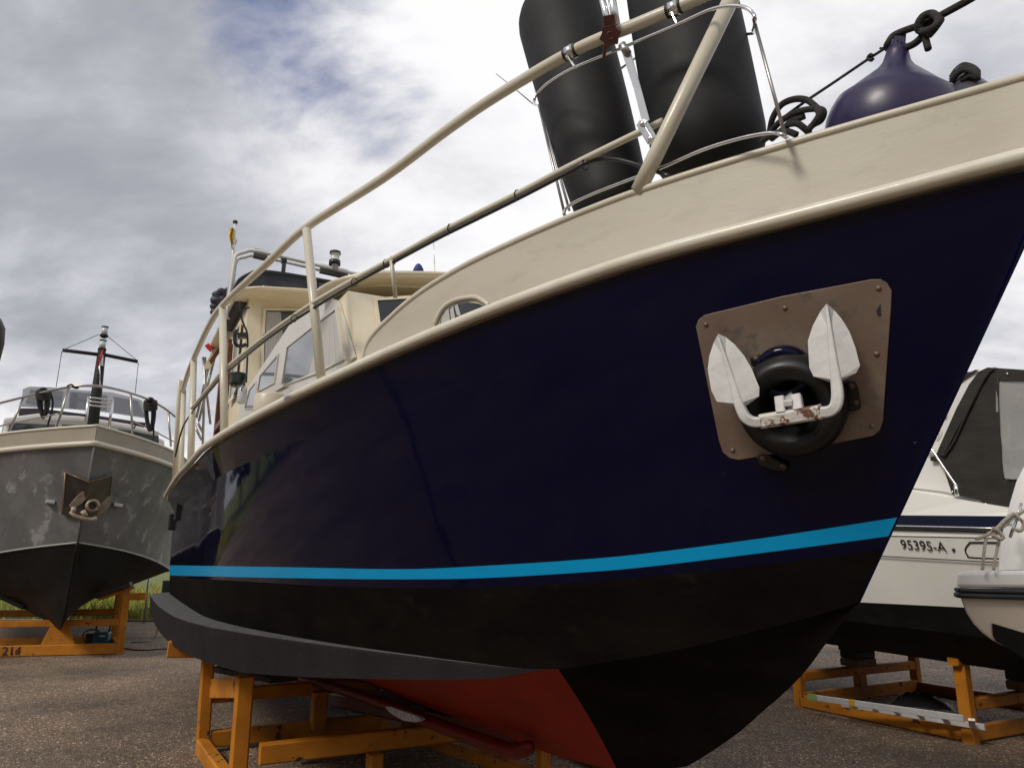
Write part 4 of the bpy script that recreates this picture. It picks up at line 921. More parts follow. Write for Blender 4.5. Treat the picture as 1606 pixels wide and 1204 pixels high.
mb = MB(); mb.grid([[B2(s2R(u), w * max(b2R(s2R(u)) - .02, 0), z2R(s2R(u)) + .02) for u in u2] for w in (-1, 0, 1)]); mb.build('deck', greyp, gb)
# fairleads and lifting eyes
for x, y in ((32, 690), (252, 706)):
    c = P2(x, y, .9); MB().tube([c + n2 * .10 * math.cos(a) + Z * .04 * math.sin(a) - d2 * .0 for a in [k * math.pi / 6 for k in range(12)]], .013, 6, closed=True).build('fairlead', steel, gb)
for x, y, s in ((78, 786, .2), (184, 791, .2)): MB().beam(P2(x - 6, y, s), P2(x + 7, y + 2, s), .2, .05).build('step', mat('light_step', (.6, .6, .6), .4), gb)
# V shaped anchor pocket
brass = mat('aged_brass', (.22, .15, .06), .4, .5, col2=(.12, .09, .05), nscale=5)
pok = MB()
zf = lambda pts, s: [P2(60 + x / 9.26, 700 + y / 9.26, s) for x, y in pts]
Lp = zf([(395, 375), (720, 510)], -.15); 
poly = zf([(395, 375), (345, 960), (560, 1075)], .0)
srf2 = MB(); srf2.v = [V(p) for p in mbv2]; bv2 = BVHTree.FromPolygons([tuple(p) for p in mbv2], mbf2)
def H2(px, py, off=.02):
    d = ray(px, py).normalized(); r = bv2.ray_cast(CAM, d); return (r[0] - d * off) if r[0] else P2(px, py, 0)
a0, a1 = P2(102.7, 740.5, -.02), P2(138.5, 756, -.32); a2, a3 = P2(129, 815, -.2), P2(97, 806, .05)
a0, a1, a2, a3, b1, b3 = H2(102.7, 740.5, .06), H2(138.5, 756, .10), H2(129, 815, .10), H2(97, 806, .06), H2(175.5, 745.5, .06), H2(170, 797, .06); sp_ = (a2 - O2).dot(d2) - .12
mb = MB(); mb.slab([a0, a1, a2, a3], d2 * .02).build('anchor_plate', mat('dark_plate', (.03, .027, .028), .35, .5, col2=(.06, .05, .045), nscale=5), gb)
apr = MB().slab([a1, b1, b3, a2], d2 * .02).build('anchor_plate', mat('brown_plate', (.10, .08, .055), .4, .5, col2=(.06, .055, .05), nscale=5), gb)
MB().tube([a0, a1, b1, b3, a2, a3, a0], .013, 6).build('edge_strip', brass, gb)
ac = thing('anchor', 'brownish folded anchor in the brass edged pocket of the grey boat', 'anchor', P2(136, 800, -.3))
mb = MB(); mb.slab(zf([(735, 612), (700, 620), (590, 690), (490, 800), (450, 860), (480, 900), (540, 890), (640, 820), (700, 760), (735, 690)], sp_), d2 * .05); mb.build('fluke', mat('tan_anchor', (.25, .19, .13), .5, col2=(.16, .12, .08), nscale=9), ac, bevel=.01)
mb = MB(); mb.slab(zf([(1075, 710), (1010, 730), (900, 840), (840, 980), (870, 1020), (960, 960), (1040, 860), (1080, 760)], sp_ + .1), d2 * .05); mb.build('fluke', mat('tan_anchor', (.25, .19, .13), .5), ac, bevel=.01)
c = zf([(790, 860)], sp_ + .02)[0]; mb = MB(); ax = -d2
mb.lathe(c, ax, [(-.1, .10), (.02, .105), (.05, .09), (.06, .07), (.02, .055), (-.08, .05)], 24); mb.build('roller', mat('ivory_ring', (.36, .30, .21), .4, col2=(.16, .12, .08), nscale=14), ac)
mb = MB(); pp = zf([(470, 940), (520, 1000), (640, 1040), (780, 1060), (850, 1040)], sp_ - .05); mb.tube(pp, .03, 8); mb.tube(zf([(520, 880), (500, 960)], sp_ - .05), .035, 8); mb.tube(zf([(640, 930), (690, 1010)], sp_ - .05), .04, 8); mb.build('crossbar', mat('pale_bar', (.42, .34, .25), .5), ac)
# cabin, windscreen
cw = mat('white_cabin', (.74, .73, .70), .3)
mb = MB(); sC = 3.0
mb.slab([P2(x, y, sC) for x, y in ((3, 720), (8, 658), (120, 655), (200, 668), (258, 690), (262, 740))], d2 * 5)
cb2 = mb.build('cabin', cw, gb, bevel=.03)
mb = MB(); mb.slab([P2(x, y, sC - .25) for x, y in ((6, 662), (6, 655), (60, 648), (125, 652), (200, 664), (250, 676), (250, 682), (200, 671), (125, 659), (60, 656))], d2 * 2); mb.build('roof_edge', cw, cb2, bevel=.03)
mb = MB(); mb.slab([P2(x, y, sC - .6) for x, y in ((0, 683), (60, 680), (125, 680), (125, 686), (60, 688), (0, 692))], d2 * .5); mb.build('ledge', cw, cb2)
for q in ([(15, 663), (86, 666), (86, 684), (12, 680)], [(97, 665), (130, 668), (130, 684), (97, 682)], [(142, 670), (177, 674), (177, 690), (142, 686)], [(185, 673), (249, 683), (249, 697), (184, 692)]):
    MB().slab([P2(x, y, sC - .012) for x, y in q], d2 * .03).build('window', mat('smoked_glass', (.06, .058, .062), .08, spec=.7), cb2)
sW = 4.6
ws_ = MB(); ws_.slab([P2(x, y, sW) for x, y in ((30, 640), (60, 640), (150, 651), (228, 663), (228, 668), (215, 680), (140, 672), (30, 656))], d2 * .3); ws_.build('windscreen_base', mat('dark_ledge', (.035, .03, .032), .4), cb2)
outer = [(33, 637), (36, 610), (46, 606), (80, 607), (130, 612), (175, 615), (216, 625), (223, 628), (231, 655), (228, 655), (160, 645), (100, 640)]
wsc = MB().slab([P2(x, y, sW + .1) for x, y in outer], d2 * .05).build('windscreen', mat('light_frame', (.50, .51, .52), .3), cb2)
for q in ([(41, 629), (48, 611), (99, 613), (96, 637), (41, 632)], [(110, 614), (147, 617), (145, 641), (108, 639)], [(147, 618), (168, 620), (167, 643), (147, 641)], [(178, 622), (216, 628), (226, 652), (179, 645)]):
    MB().slab([P2(x, y, sW + .085) for x, y in q], d2 * .03).build('pane', mat('grey_pane', (.20, .205, .23), .08, spec=.8), wsc)
# rails
rt = mat('stainless_rail', (.40, .38, .35), .35, .9)
mb = MB(); sA = [1.6, .5, -.1, -.35, -.35, -.1, .4, .9, 1.4]
tp2 = [P2(x, y, s) for (x, y), s in zip(((-30, 640), (0, 632), (60, 617), (107, 607), (150, 605), (190, 612), (230, 625), (258, 640), (276, 654)), (2.2, 1.7, .8, .1, -.1, .1, .7, 1.2, 1.8))]
mb.tube(spline(tp2, 5), .022, 8)
mb.tube(spline([P2(x, y, s) for x, y, s in ((-20, 674, 2), (0, 668, 1.7), (45, 658, 1.1), (92, 649, .3))], 4), .014, 6)
mb.tube(spline([P2(x, y, s) for x, y, s in ((209, 660, .4), (240, 675, 1.0), (272, 692, 1.8))], 4), .014, 6)
for a, b, s in (((38, 621), (9, 688), 1.2), ((108, 608), (87, 677), .2), ((205, 617), (208, 688), .4), ((264, 645), (268, 700), 1.5)): mb.tube([P2(*a, s), P2(*b, s)], .02, 8)
mb.build('guard_rail', rt, gb)
mb = MB()
for a, b in (((139, 622), (133, 676)), ((177, 626), (170, 676))): mb.tube([P2(*a, -.3), P2(*b, -.3)], .022, 8)
for y in (622, 628, 634): mb.tube(spline([P2(139, y + 1, -.3), P2(158, y + 3, -.35), P2(176, y + 5, -.3)], 3), .012, 6)
mb.build('bow_gate', steel, gb, 'polished gate at the bow')
ms = thing('boat_mast', 'dark grey mast with crosstree and two stacked lanterns on the grey boat', 'mast', P2(146, 680, 2.2))
mk = mat('dark_grey_paint', (.022, .021, .02), .6, spec=.2)
MB().tube([P2(143, 690, 2.2), P2(151, 620, 2.2), P2(160, 548, 2.2)], [.10, .095, .07], 14).build('pole', mk, ms)
MB().tube([P2(98, 549, 2.2), P2(155, 556, 2.2)], .035, 10).build('crosstree', mk, ms); MB().tube([P2(162, 556, 2.2), P2(216, 567, 2.2)], .035, 10).build('crosstree', mk, ms)
for x, y in ((161, 541), (164, 520)):
    ln = MB().lathe(P2(x, y, 2.2), Z, [(-.13, .03), (-.10, .075), (-.07, .075), (-.06, .055)], 14).build('lantern', mk, ms)
    MB().lathe(P2(x, y, 2.2), Z, [(-.06, .055), (.08, .055)], 14).build('lens', lens, ln); MB().lathe(P2(x, y, 2.2), Z, [(.08, .062), (.10, .062), (.11, .02)], 14).build('cap', mk, ln)
mb = MB()
for a, b in (((98, 549), (156, 524)), ((216, 566), (166, 525)), ((97, 551), (88, 607)), ((217, 569), (212, 617))): mb.tube([P2(*a, 2.2), P2(*b, 2.2)], .006, 5)
mb.build('stay_wire', plastic, ms)
MB().tube([P2(156, 565, 2.05), P2(157, 605, 2.05)], .012, 6).build('halyard', steel, ms)
fl = MB(); rows = [[P2(160 - 11 * (k / 6) * (1 - j / 4) + 2, 545 + k * 4.4 + j * .6, 2.05 + .03 * math.sin(j * 2 + k)) for j in range(5)] for k in range(7)]
fl.grid(rows); fl.v = fl.v
for i, f in enumerate(fl.f): fl.mi[i] = 1 if (i % 4) >= 2 and i >= 8 else 0
tag(fl.build('courtesy_flag', [redcloth, whitecloth]), 'small red and white flag hanging at the mast of the grey boat', 'flag')
def hank(name, cx, cy, s, w, h, label, tail, turns=7):
    rnd = random.Random(int(cx)); mb = MB()
    for k in range(turns):
        j = rnd.uniform(-.2, .2); ww = w * rnd.uniform(.5, 1); hh = h * rnd.uniform(.8, 1.05)
        pts = [P2(cx + ww * math.sin(a) * (1 - .35 * (1 - math.cos(a)) / 2) + j * w, cy + hh * (1 - math.cos(a)) / 2, s - .05 * math.sin(k * 2 + a)) for a in [q * math.pi / 7 for q in range(14)]]
        mb.tube(spline(pts, 2, True), .018, 6, closed=True)
    for k in range(5): mb.tube(spline([P2(cx + w * 1.1 * math.sin(a) , cy + h * (.12 + .05 * k) + 3 * math.cos(a), s - .08 * math.cos(a)) for a in [q * math.pi / 5 for q in range(10)]], 2, True), .018, 6, closed=True)
    mb.tube(spline([P2(x, y, s) for x, y in tail], 3), .016, 6)
    return tag(mb.build(name, ropeb), label, 'rope', 'black ropes hanked on the grey boat rail')
hank('rope_hank', 68, 609, .8, 10, 46, 'black rope hank with a long tail, left on the grey boat rail', [(78, 612), (83, 630), (80, 650), (75, 668), (79, 680)])
hank('rope_hank', 236, 624, .8, 9, 52, 'black rope hank, right on the grey boat rail near the dark blue yacht', [(240, 650), (241, 680), (239, 705)])
tag(MB().tube(spline([P2(x, y, .8) for x, y in ((210, 672), (214, 664), (220, 663), (235, 665))], 4), .014, 6).build('rope', ropeb), 'loose black rope end on the grey boat rail', 'rope')
tag(MB().tube(spline([P2(x, y, -.02) for x, y in ((105, 606), (112, 603), (118, 608), (124, 604), (121, 609), (114, 607))], 4), .014, 6).build('rope', ropeb), 'short black lashing on top of the grey boat rail', 'rope')
# cradle 214
c2 = cradle('boat_cradle', 'orange steel cradle numbered 214 under the grey boat', B2(1.5, 0, -1.55))
def G(px, py): return PZ(px, py, -1.55)
fr_r = G(189, 1025); fr_l = G(-40, 1031); ey = (fr_r - fr_l).normalized()
perp = V((-ey.y, ey.x, 0)); perp = perp if perp.y > 0 else -perp; back = (G(177, 1012) - fr_r) / 1.9
up_ = lambda h: Z * h
bm_(c2, fr_l + up_(.09), fr_r + up_(.09), .10, .17, 'front_sill')
fpst = fr_r + ey * -.02
bm_(c2, fpst, fpst + up_(1.06), .12, .10, 'post', up=back)
bm_(c2, fr_l + back * 1.9 + up_(.09), fr_r + back * 1.9 + up_(.09), .10, .17, 'back_sill'); bm_(c2, fr_r + back * 1.9, fr_r + back * 1.9 + up_(1.0), .11, .10, 'post', up=back)
bm_(c2, fr_r + up_(.08), fr_r + back * 1.9 + up_(.08), .1, .15, 'side_sill')
bm_(c2, fr_l + up_(.52), fr_r + up_(.52), .08, .11, 'cross_beam'); bm_(c2, fr_l + back * 1.9 + up_(.60), fr_r + back * 1.9 + up_(.60), .09, .12, 'cross_beam')
mid_ = G(88, 1028); mb = MB(); mb.slab([mid_ - ey * .26 + up_(.17), mid_ + ey * .26 + up_(.17), mid_ + ey * .14 + up_(.5), mid_ - ey * .14 + up_(.5)], back * .06); mb.build('keel_support', orange, c2)
p_ = fpst + up_(1.0); bm_(c2, p_ - ey * .42 + up_(-.10), p_ + ey * .12 + up_(.10), .12, .05, 'support_arm'); bm_(c2, p_ + ey * .05 + up_(-.06), p_ + ey * .32 + up_(-.06), .08, .12, 'stub')
tag(MB().beam(p_ - ey * .46 + up_(-.05) - back * .02, p_ + ey * .06 + up_(.15) - back * .02, .22, .08).build('support_pad', blackblock), 'black wooden pad on the right arm of the 214 cradle', 'pad')
pl_ = G(-28, 1025) + up_(1.0); bm_(c2, pl_ - up_(1.0), pl_, .12, .1, 'post', up=back); bm_(c2, pl_ - ey * .1 + up_(.12), pl_ + ey * .55 + up_(-.16), .12, .05, 'support_arm')
tag(MB().beam(pl_ - ey * .1 + up_(.07), pl_ + ey * .55 + up_(-.24), .2, .08).build('support_pad', blackblock), 'black wooden pad on the left arm of the 214 cradle', 'pad')
t0 = fr_l.lerp(fr_r, 42 / 229); text_mesh('number', '214', mat('stencil_black', (.015, .012, .01), .7), c2, t0 + up_(.035) - perp * .056, ey, Z, .19, .002)
# tool case standing in the cradle
pm = G(158, 1016); pt = thing('power_washer', 'small teal and black pressure washer standing in the 214 cradle', 'pressure washer', pm)
MB().box(pm + up_(.16), ey * .13, perp * .12, up_(.13)).build('body', teal, pt, bevel=.03); MB().box(pm + up_(.16) - ey * .19, ey * .07, perp * .10, up_(.11)).build('motor_cover', plastic, pt, bevel=.03)
MB().tube(spline([pm - ey * .1 + up_(.28), pm - ey * .1 + up_(.40), pm + ey * .1 + up_(.40), pm + ey * .1 + up_(.28)], 4), .018, 8).build('handle', plastic, pt)
MB().box(pm + up_(.22) - perp * .125 + ey * .03, ey * .05, perp * .003, up_(.012)).build('badge', mat('pale_badge', (.4, .5, .52), .4), pt)
MB().tube(spline([pm - ey * .27 + up_(.1), pm - ey * .32 + up_(.25), pm - ey * .2 + up_(.33), pm - ey * .05 + up_(.3)], 4), .012, 6).build('hose_stub', plastic, pt)
tag(MB().tube(spline([G(x, y) + Z * .012 for x, y in ((172, 1012), (200, 1018), (225, 1020), (262, 1018), (300, 1017))], 5), .011, 6).build('electric_lead', plastic), 'thin dark lead lying on the gravel between the two boats', 'cable')
tag(MB().tube(spline([PY(246, 962, 12.5), PY(247, 985, 12.3), G(243, 1000) + Z * .02, G(232, 1006) + Z * .012, G(205, 1008) + Z * .012], 5), .008, 6).build('electric_lead', plastic), 'thin dark lead hanging from behind the chine shelf of the yacht', 'cable')

# ------------------------------------------------------------------ fence
fn = thing('wire_fence', 'chain link fence with tubular posts between the gravel and the grass', 'fence', (-10, 19.8, 0))
galv = mat('galvanised_steel', (.40, .41, .40), .4, .7)
for x in (-16.5, -13.6, -11.3, -10.15, -9.4, -6.2, -3.2, 0, 3.2, 6.4): MB().tube([(x, 19.8, 0), (x, 19.8, 1.35)], .03, 8).build('post', galv, fn)
MB().tube([(-11.9, 19.9, 0), (-11.35, 19.85, 1.1)], .025, 8).build('post', galv, fn)
for z_ in (.08, 1.32): MB().tube([(-17, 19.8, z_), (7, 19.8, z_)], .012, 6).build('rail', galv, fn)
mb = MB(); x = -17.0
def flatw(a, b):
    a, b = V(a), V(b); d = (b - a).normalized(); s_ = d.cross(V((0, 1, 0))) * .0018; q = V((0, .0018, 0)); mb.add([a + s_, a - s_, b - s_, b + s_, a + q, b + q], [(0, 1, 2, 3), (0, 4, 5, 3)])
while x < 7:
    flatw((x, 19.8, .08), (x + 1.2, 19.8, 1.32)); flatw((x + 1.2, 19.8, .08), (x, 19.8, 1.32)); x += .09
mb.build('mesh', galv, fn)

# ------------------------------------------------------------------ white cruiser on the right (frame of the main boat, behind it)
wc_ = thing('cabin_cruiser', 'white cabin cruiser numbered 95395-A with charcoal canopy', 'boat', B(3.5, -5.6, -1.55), math.atan2(U.y, U.x))
CT = -5.6
def row(px1, px2, t1, s0=1.7, s1=9.2):
    a = loc(PT(*px1, t1)); b = loc(PT(*px2, t1)); f = (a[2] - b[2]) / (a[0] - b[0])
    return lambda s: (t1, b[2] + f * (s - b[0]))
rowsd = [row((1422, 769), (1560, 792), -4.08), row((1401, 807.6), (1581, 809), -4.05), row((1395, 824), (1569, 828), -4.05), row((1390, 839), (1557, 842), -4.06), row((1376, 871), (1569, 881), -4.10), row((1346, 944), (1509, 952), -4.20), row((1338, 974), (1516, 996), -4.26), row((1355, 1018), (1583, 1052), -4.55)]
ssw = [1.75, 2.2, 2.8, 3.5, 4.5, 5.5, 6.5, 7.5, 8.3, 9.0, 9.5]
def wpt(i, s, sg=1):
    t, z = rowsd[i](s); sq = min(s, 4.6); z = rowsd[i](sq)[1] + (s - sq) * (.03 if i < 4 else .03)
    f = 1 - max(0, (s - 5.5) / 4.2) ** 2; hw = (t - CT) * max(f, .02) * sg; return B(s, CT + hw, z)
def band(i0, i1, m, nm, lab=None, off=0.0):
    mb = MB()
    for sg in (1, -1): mb.grid([[wpt(i0, s, sg) + N * off * sg for s in ssw], [wpt(i1, s, sg) + N * off * sg for s in ssw]], smooth=False)
    return mb.build(nm, m, wc_, lab)
hb_ = MB()
for sg in (1, -1):
    for i in (0, 1, 2, 3): hb_.grid([[wpt(i, s, sg) for s in ssw], [wpt(i + 1, s, sg) for s in ssw]], smooth=False)
    hb_.grid([[wpt(4, s, sg) - N * .008 * sg for s in ssw], [wpt(5, s, sg) - N * .008 * sg for s in ssw]], smooth=False)
hb_.grid([[wpt(0, s, 1) for s in ssw], [wpt(0, s, -1) for s in ssw]], smooth=False)
hb_.add([wpt(i, 1.75, 1) for i in range(8)] + [wpt(i, 1.75, -1) for i in range(7, -1, -1)], [tuple(range(16))])
hb_.build('hull', whitep, wc_)
band(1, 2, navyp, 'navy_stripe', 'dark navy stripe', .003)
blackaf = mat('cruiser_antifouling', (.0055, .005, .0048), .6, spec=.12, col2=(.011, .010, .0095), nscale=3, rough2=.7)
mb = MB()
for sg in (1, -1):
    mb.grid([[wpt(5, s, sg) - N * .006 * sg for s in ssw], [wpt(6, s, sg) for s in ssw]], smooth=False); mb.grid([[wpt(6, s, sg) for s in ssw], [wpt(7, s, sg) for s in ssw]], smooth=False)
    mb.grid([[wpt(7, s, sg) for s in ssw], [B(s, CT, rowsd[7](min(s, 4.6))[1] - .06 * (1 - max(0, (s - 5.5) / 4.2) ** 2)) for s in ssw]], smooth=False)
mb.build('bottom', blackaf, wc_, 'black bottom')
MB().tube([wpt(2, s) + N * .012 - Z * .004 for s in ssw], .012, 8).build('rub_rail', steel, wc_); MB().tube([wpt(2, s) + N * .006 - Z * .026 for s in ssw], .012, 8).build('rubber_strip', black, wc_)
MB().tube([wpt(3, s) + N * .004 for s in ssw], .006, 6).build('ledge_strip', whitep, wc_)
# registration
def onS_(px, py, off): return PT(px, py, -4.06 + off)
a = PT(1414, 860, -4.075); b = PT(1500, 866, -4.075); rg = (b - a).normalized()
text_mesh('registration', '95395-A', mat('black_lettering', (.01, .01, .01), .4), wc_, a + N * .003, rg, Z + N * .17, (b - a).length / 4.15, .0006)
MB().lathe(PT(1496, 862, -4.08), N, [(0, .014), (.012, .012), (.016, .004)], 10).build('drain_outlet', plastic, wc_)
sl_ = [(1606, 851), (1528, 850), (1520, 852), (1515, 858), (1514, 864), (1518, 871), (1526, 874), (1606, 877)]
MB().tube(spline([PT(x, y, -4.062 - .035 * (y - 850) / 27) for x, y in sl_], 4), .006, 6).build('vent_moulding', plastic, wc_)
MB().tube([PT(1376, 871, -4.085), PT(1569, 881, -4.085)], .004, 5).build('seam', mat('seam_grey', (.25, .25, .25), .5), wc_)
# superstructure
TS = -4.18
mb = MB(); mb.slab([PT(x, y, TS) for x, y in ((1300, 790), (1330, 700), (1440, 600), (1497, 592), (1536, 578), (1558, 574), (1500, 700), (1504, 776), (1560, 800), (1300, 800))], N * -2.8); spr = mb.build('superstructure', whitep, wc_, bevel=.02)
MB().tube([PT(1420, 764, TS + .01), PT(1478, 771, TS + .01), PT(1504, 777, TS + .01)], .004, 5).build('seam', mat('seam_grey', (.25, .25, .25), .5), wc_)
cnp = [(1549, 576), (1563, 577), (1606, 580), (1680, 584), (1700, 600), (1700, 797), (1606, 797), (1550, 796), (1544, 792), (1536, 784), (1504, 777), (1493, 774), (1478, 729), (1469, 711), (1472, 703), (1500, 640), (1520, 602), (1536, 582)]
winh = [(1566, 602), (1571, 597), (1640, 598), (1640, 755), (1580, 751), (1573, 742)]
CTN = TS + .06
mb = MB()
# side screen with a window opening, top and far side
left = [(1549, 576), (1536, 582), (1520, 602), (1500, 640), (1472, 703), (1469, 711), (1478, 729), (1493, 774), (1504, 777), (1536, 784), (1550, 796)]
rightb = [(1563, 577), (1564, 590), (1565, 602), (1567, 640), (1569, 680), (1571, 700), (1572, 730), (1573, 742), (1576, 750), (1580, 760), (1590, 796)]
rows = []
for (a, b) in zip(left, rightb): rows.append([PT(a[0] + (b[0] - a[0]) * k / 8, a[1] + (b[1] - a[1]) * k / 8, CTN + .012 * math.sin(k * 1.3 + a[1] * .12) * (k / 8)) for k in range(9)])
mb.grid(rows)
mb.grid([[PT(x, 577 + (x - 1563) * .07, CTN) for x in (1563, 1590, 1620, 1660, 1700)], [PT(x, 598, CTN) for x in (1565, 1590, 1620, 1660, 1700)]])
mb.grid([[PT(x, 752, CTN) for x in (1576, 1590, 1620, 1660, 1700)], [PT(x, 797, CTN) for x in (1590, 1600, 1620, 1660, 1700)]])
mb.grid([[PT(x, y, CTN) for y in (598, 640, 700, 752)] for x in (1660, 1700)])
tl = [PT(1549, 576, CTN), PT(1563, 577, CTN), PT(1606, 580, CTN), PT(1700, 586, CTN)]
mb.grid([tl, [p - N * 1.2 + Z * .10 for p in tl], [p - N * 2.4 for p in tl]])
mb.grid([[p - N * 2.4 for p in tl], [PT(x, 797, CTN) - N * 2.4 for x in (1504, 1550, 1606, 1700)]])
cn = mb.build('canopy', gcanvas, wc_, 'charcoal canvas canopy')
MB().grid([[PT(x, y, CTN - .004 + .004 * math.sin(x * .3 + y * .08)) for x in (1562, 1580, 1600, 1620, 1640, 1662)] for y in (596, 620, 650, 690, 730, 756)]).build('window', mat('clear_vinyl', (.80, .80, .80), .12, alpha=.28, bump=.5, bscale=14, spec=.8), cn)
wtube = spline([PT(x, y, CTN + .01) for x, y in ((1606, 598), (1573, 597), (1566, 602), (1568, 680), (1573, 742), (1580, 751), (1606, 752))], 3)
MB().tube(wtube, .004, 5).build('hem', gcanvas, cn)
MB().tube(spline([PT(x, y, CTN + .02) for x, y in ((1558, 578), (1545, 592), (1520, 640), (1497, 690), (1480, 716))], 4), .010, 6).build('hem', gcanvas, cn)
MB().slab([PT(x, y, CTN + .015) for x, y in ((1536, 583), (1549, 577), (1556, 580), (1540, 600), (1515, 650), (1480, 715), (1474, 712), (1473, 704), (1502, 642), (1521, 603))], N * .012).build('front_flap', gcanvas, cn)
for x, y in ((1580, 586), (1546, 790), (1494, 771)): MB().lathe(PT(x, y, CTN + .012), N, [(0, .010), (.006, .008), (.008, .003)], 10).build('stud', steel, cn)
MB().slab([PT(x, y, TS + .012) for x, y in ((1490, 603), (1506, 584), (1524, 583), (1530, 580), (1536, 580), (1516, 592), (1508, 598), (1500, 600))], N * .01).build('front_screen', gcanvas, wc_, 'corner of the dark front screen cover')
# inside: bulkhead glimpsed through the vinyl
MB().slab([PT(x, y, CTN - .5) for x, y in ((1585, 640), (1700, 640), (1700, 700), (1585, 700))], N * -.05).build('bulkhead', whitep, wc_); MB().slab([PT(x, y, CTN - .8) for x, y in ((1585, 705), (1640, 705), (1600, 735), (1585, 735))], N * -.05).build('seat_back', whitep, wc_)
gz = MB(); gz.tube(spline([PT(x, y, TS + .06) for x, y in ((1440, 701), (1452, 702), (1460, 704), (1466, 711), (1482, 735), (1497, 757), (1501, 763), (1502, 775))], 4), .0125, 8); gz.lathe(PT(1502, 778, TS + .06), Z, [(0, .021), (.10, .021), (.102, .012)], 12); gz.build('grab_rail', steel, wc_)
MB().box(PT(1477, 646, TS + .02), N * .02, U * .035, Z * .028).build('side_lamp', plastic, wc_, bevel=.005); MB().box(PT(1479, 647, TS + .035), N * .012, U * .018, Z * .02).build('side_lamp_lens', lens, wc_)
MB().box(PT(1467, 719, TS + .02), N * .03, U * .03, Z * .02).build('hinge', plastic, wc_, bevel=.005)
a = PT(1449, 696, TS + .004); b = PT(1480, 688, TS + .004)
text_mesh('raised_digits', '29', whitep, wc_, a, (b - a), Z, .19, outline=True)
# cradle of the cruiser
c3 = cradle('boat_cradle', 'orange steel cradle under the white cruiser with a ladder lying in it', B(3.7, -5.6, -1.55))
sA_, sB_ = 4.62, 2.77; t0_, t1_ = -4.63, -6.6
bm_(c3, B(sA_, t0_, GZ + .065), B(sB_, t0_, GZ + .065), .09, .12, 'side_sill'); bm_(c3, B(sA_, t1_, GZ + .065), B(sB_, t1_, GZ + .065), .09, .12, 'side_sill')
bm_(c3, B(sA_, t0_, GZ + .08), B(sA_, t1_, GZ + .08), .09, .14, 'cross_sill'); bm_(c3, B(sB_, t0_, GZ + .08), B(sB_, t1_, GZ + .08), .09, .13, 'cross_sill')
pB = [B(sB_, t0_ + .02, GZ), PT(1503, 1026, t0_ + .02)]
bm_(c3, pB[0], B(sB_ , t0_ + .02, loc(pB[1])[2]), .10, .11, 'post', up=U)
zT = loc(pB[1])[2]
bm_(c3, B(sA_ + .02, t0_, GZ), B(sA_ + .02, t0_, GZ + .40), .09, .11, 'post', up=U)
bm_(c3, B(sA_, t0_ - .02, GZ + .315), B(sA_, t1_, GZ + .315), .09, .10, 'cross_beam'); bm_(c3, B(sB_, t0_ - .05, GZ + .315), B(sB_, t1_, GZ + .315), .09, .10, 'cross_beam')
bm_(c3, B(sA_, -5.6, GZ + .08), B(sA_, -5.6, GZ + .27), .13, .1, 'post', up=U); bm_(c3, B(sB_, -5.6, GZ + .08), B(sB_, -5.6, GZ + .27), .13, .1, 'post', up=U)
bm_(c3, B(sA_, t1_, GZ), B(sA_, t1_, GZ + .78), .1, .1, 'post', up=U); bm_(c3, B(sB_, t1_, GZ), B(sB_, t1_, GZ + .8), .1, .1, 'post', up=U)
bm_(c3, B(sB_, t0_ + .13, zT - .03), B(sB_, t0_ - .12, zT - .03), .10, .11, 'stub'); bm_(c3, B(sB_ + .1, t0_ + .08, zT + .12), B(sB_ - .12, t0_ - .38, zT - .07), .16, .04, 'support_arm')
for s_, nm_ in ((sA_, 'far'), (sB_, 'near')):
    for k, (m_, w_) in enumerate(((wood, .34), (blackblock, .32), (blackblock, .36))):
        o = MB().beam(B(s_, -5.6 - w_ / 2, GZ + .408 + k * .084), B(s_, -5.6 + w_ / 2, GZ + .408 + k * .084), .22, .08).build('support_block', m_)
        tag(o, ('%s block of the %s stack under the keel of the white cruiser' % (('bare wooden bottom', 'black middle', 'black topmost')[k], 'farther left' if nm_ == 'far' else 'nearer right')), 'block', 'blocks under the white cruiser')
lad = thing('ladder', 'aluminium ladder lying in the orange cradle under the white cruiser', 'ladder', B(3.7, -4.9, GZ + .14))
lm = mat('aluminium', (.72, .72, .71), .4, .3, col2=(.6, .6, .58), nscale=9)
la, lb_ = PZ(1268, 1092, GZ + .20), PZ(1512, 1126, GZ + .24); lc, ld = PZ(1320, 1103, GZ + .16), PZ(1545, 1140, GZ + .16)
MB().beam(la, lb_, .025, .055).build('stile', lm, lad); MB().beam(lc, ld, .025, .05).build('stile', lm, lad)
for k in range(6):
    f = .12 + k * .16; p, q = la.lerp(lb_, f + .12), lc.lerp(ld, f)
    MB().beam(p, q, .05, .02).build('rung', lm, lad)
MB().beam(la, la.lerp(lb_, .07), .030, .060).build('end_cap', mat('green_cap', (.25, .4, .15), .5), lad); MB().beam(la.lerp(lb_, .30), la.lerp(lb_, .34), .030, .060).build('sticker', mat('yellow_sticker', (.6, .35, .03), .5), lad)
g = MB(); c = PZ(1445, 1106, GZ + .12); rnd = random.Random(9)
rows = []
for r in (0.02, .25, .5, .75, 1):
    rows.append([c + (U * math.cos(a) * .32 - N * math.sin(a) * .26) * r * rnd.uniform(.85, 1.1) + Z * (.11 * (1 - r * r) + rnd.uniform(-.02, .035)) for a in [k * math.pi / 10 for k in range(20)]]); rows[-1].append(rows[-1][0])
tag(g.grid(rows).build('tarpaulin', mat('black_sheet', (.014, .014, .014), .4, bump=1, bscale=12)), 'crumpled black tarpaulin lying in the cradle behind the ladder', 'tarpaulin')

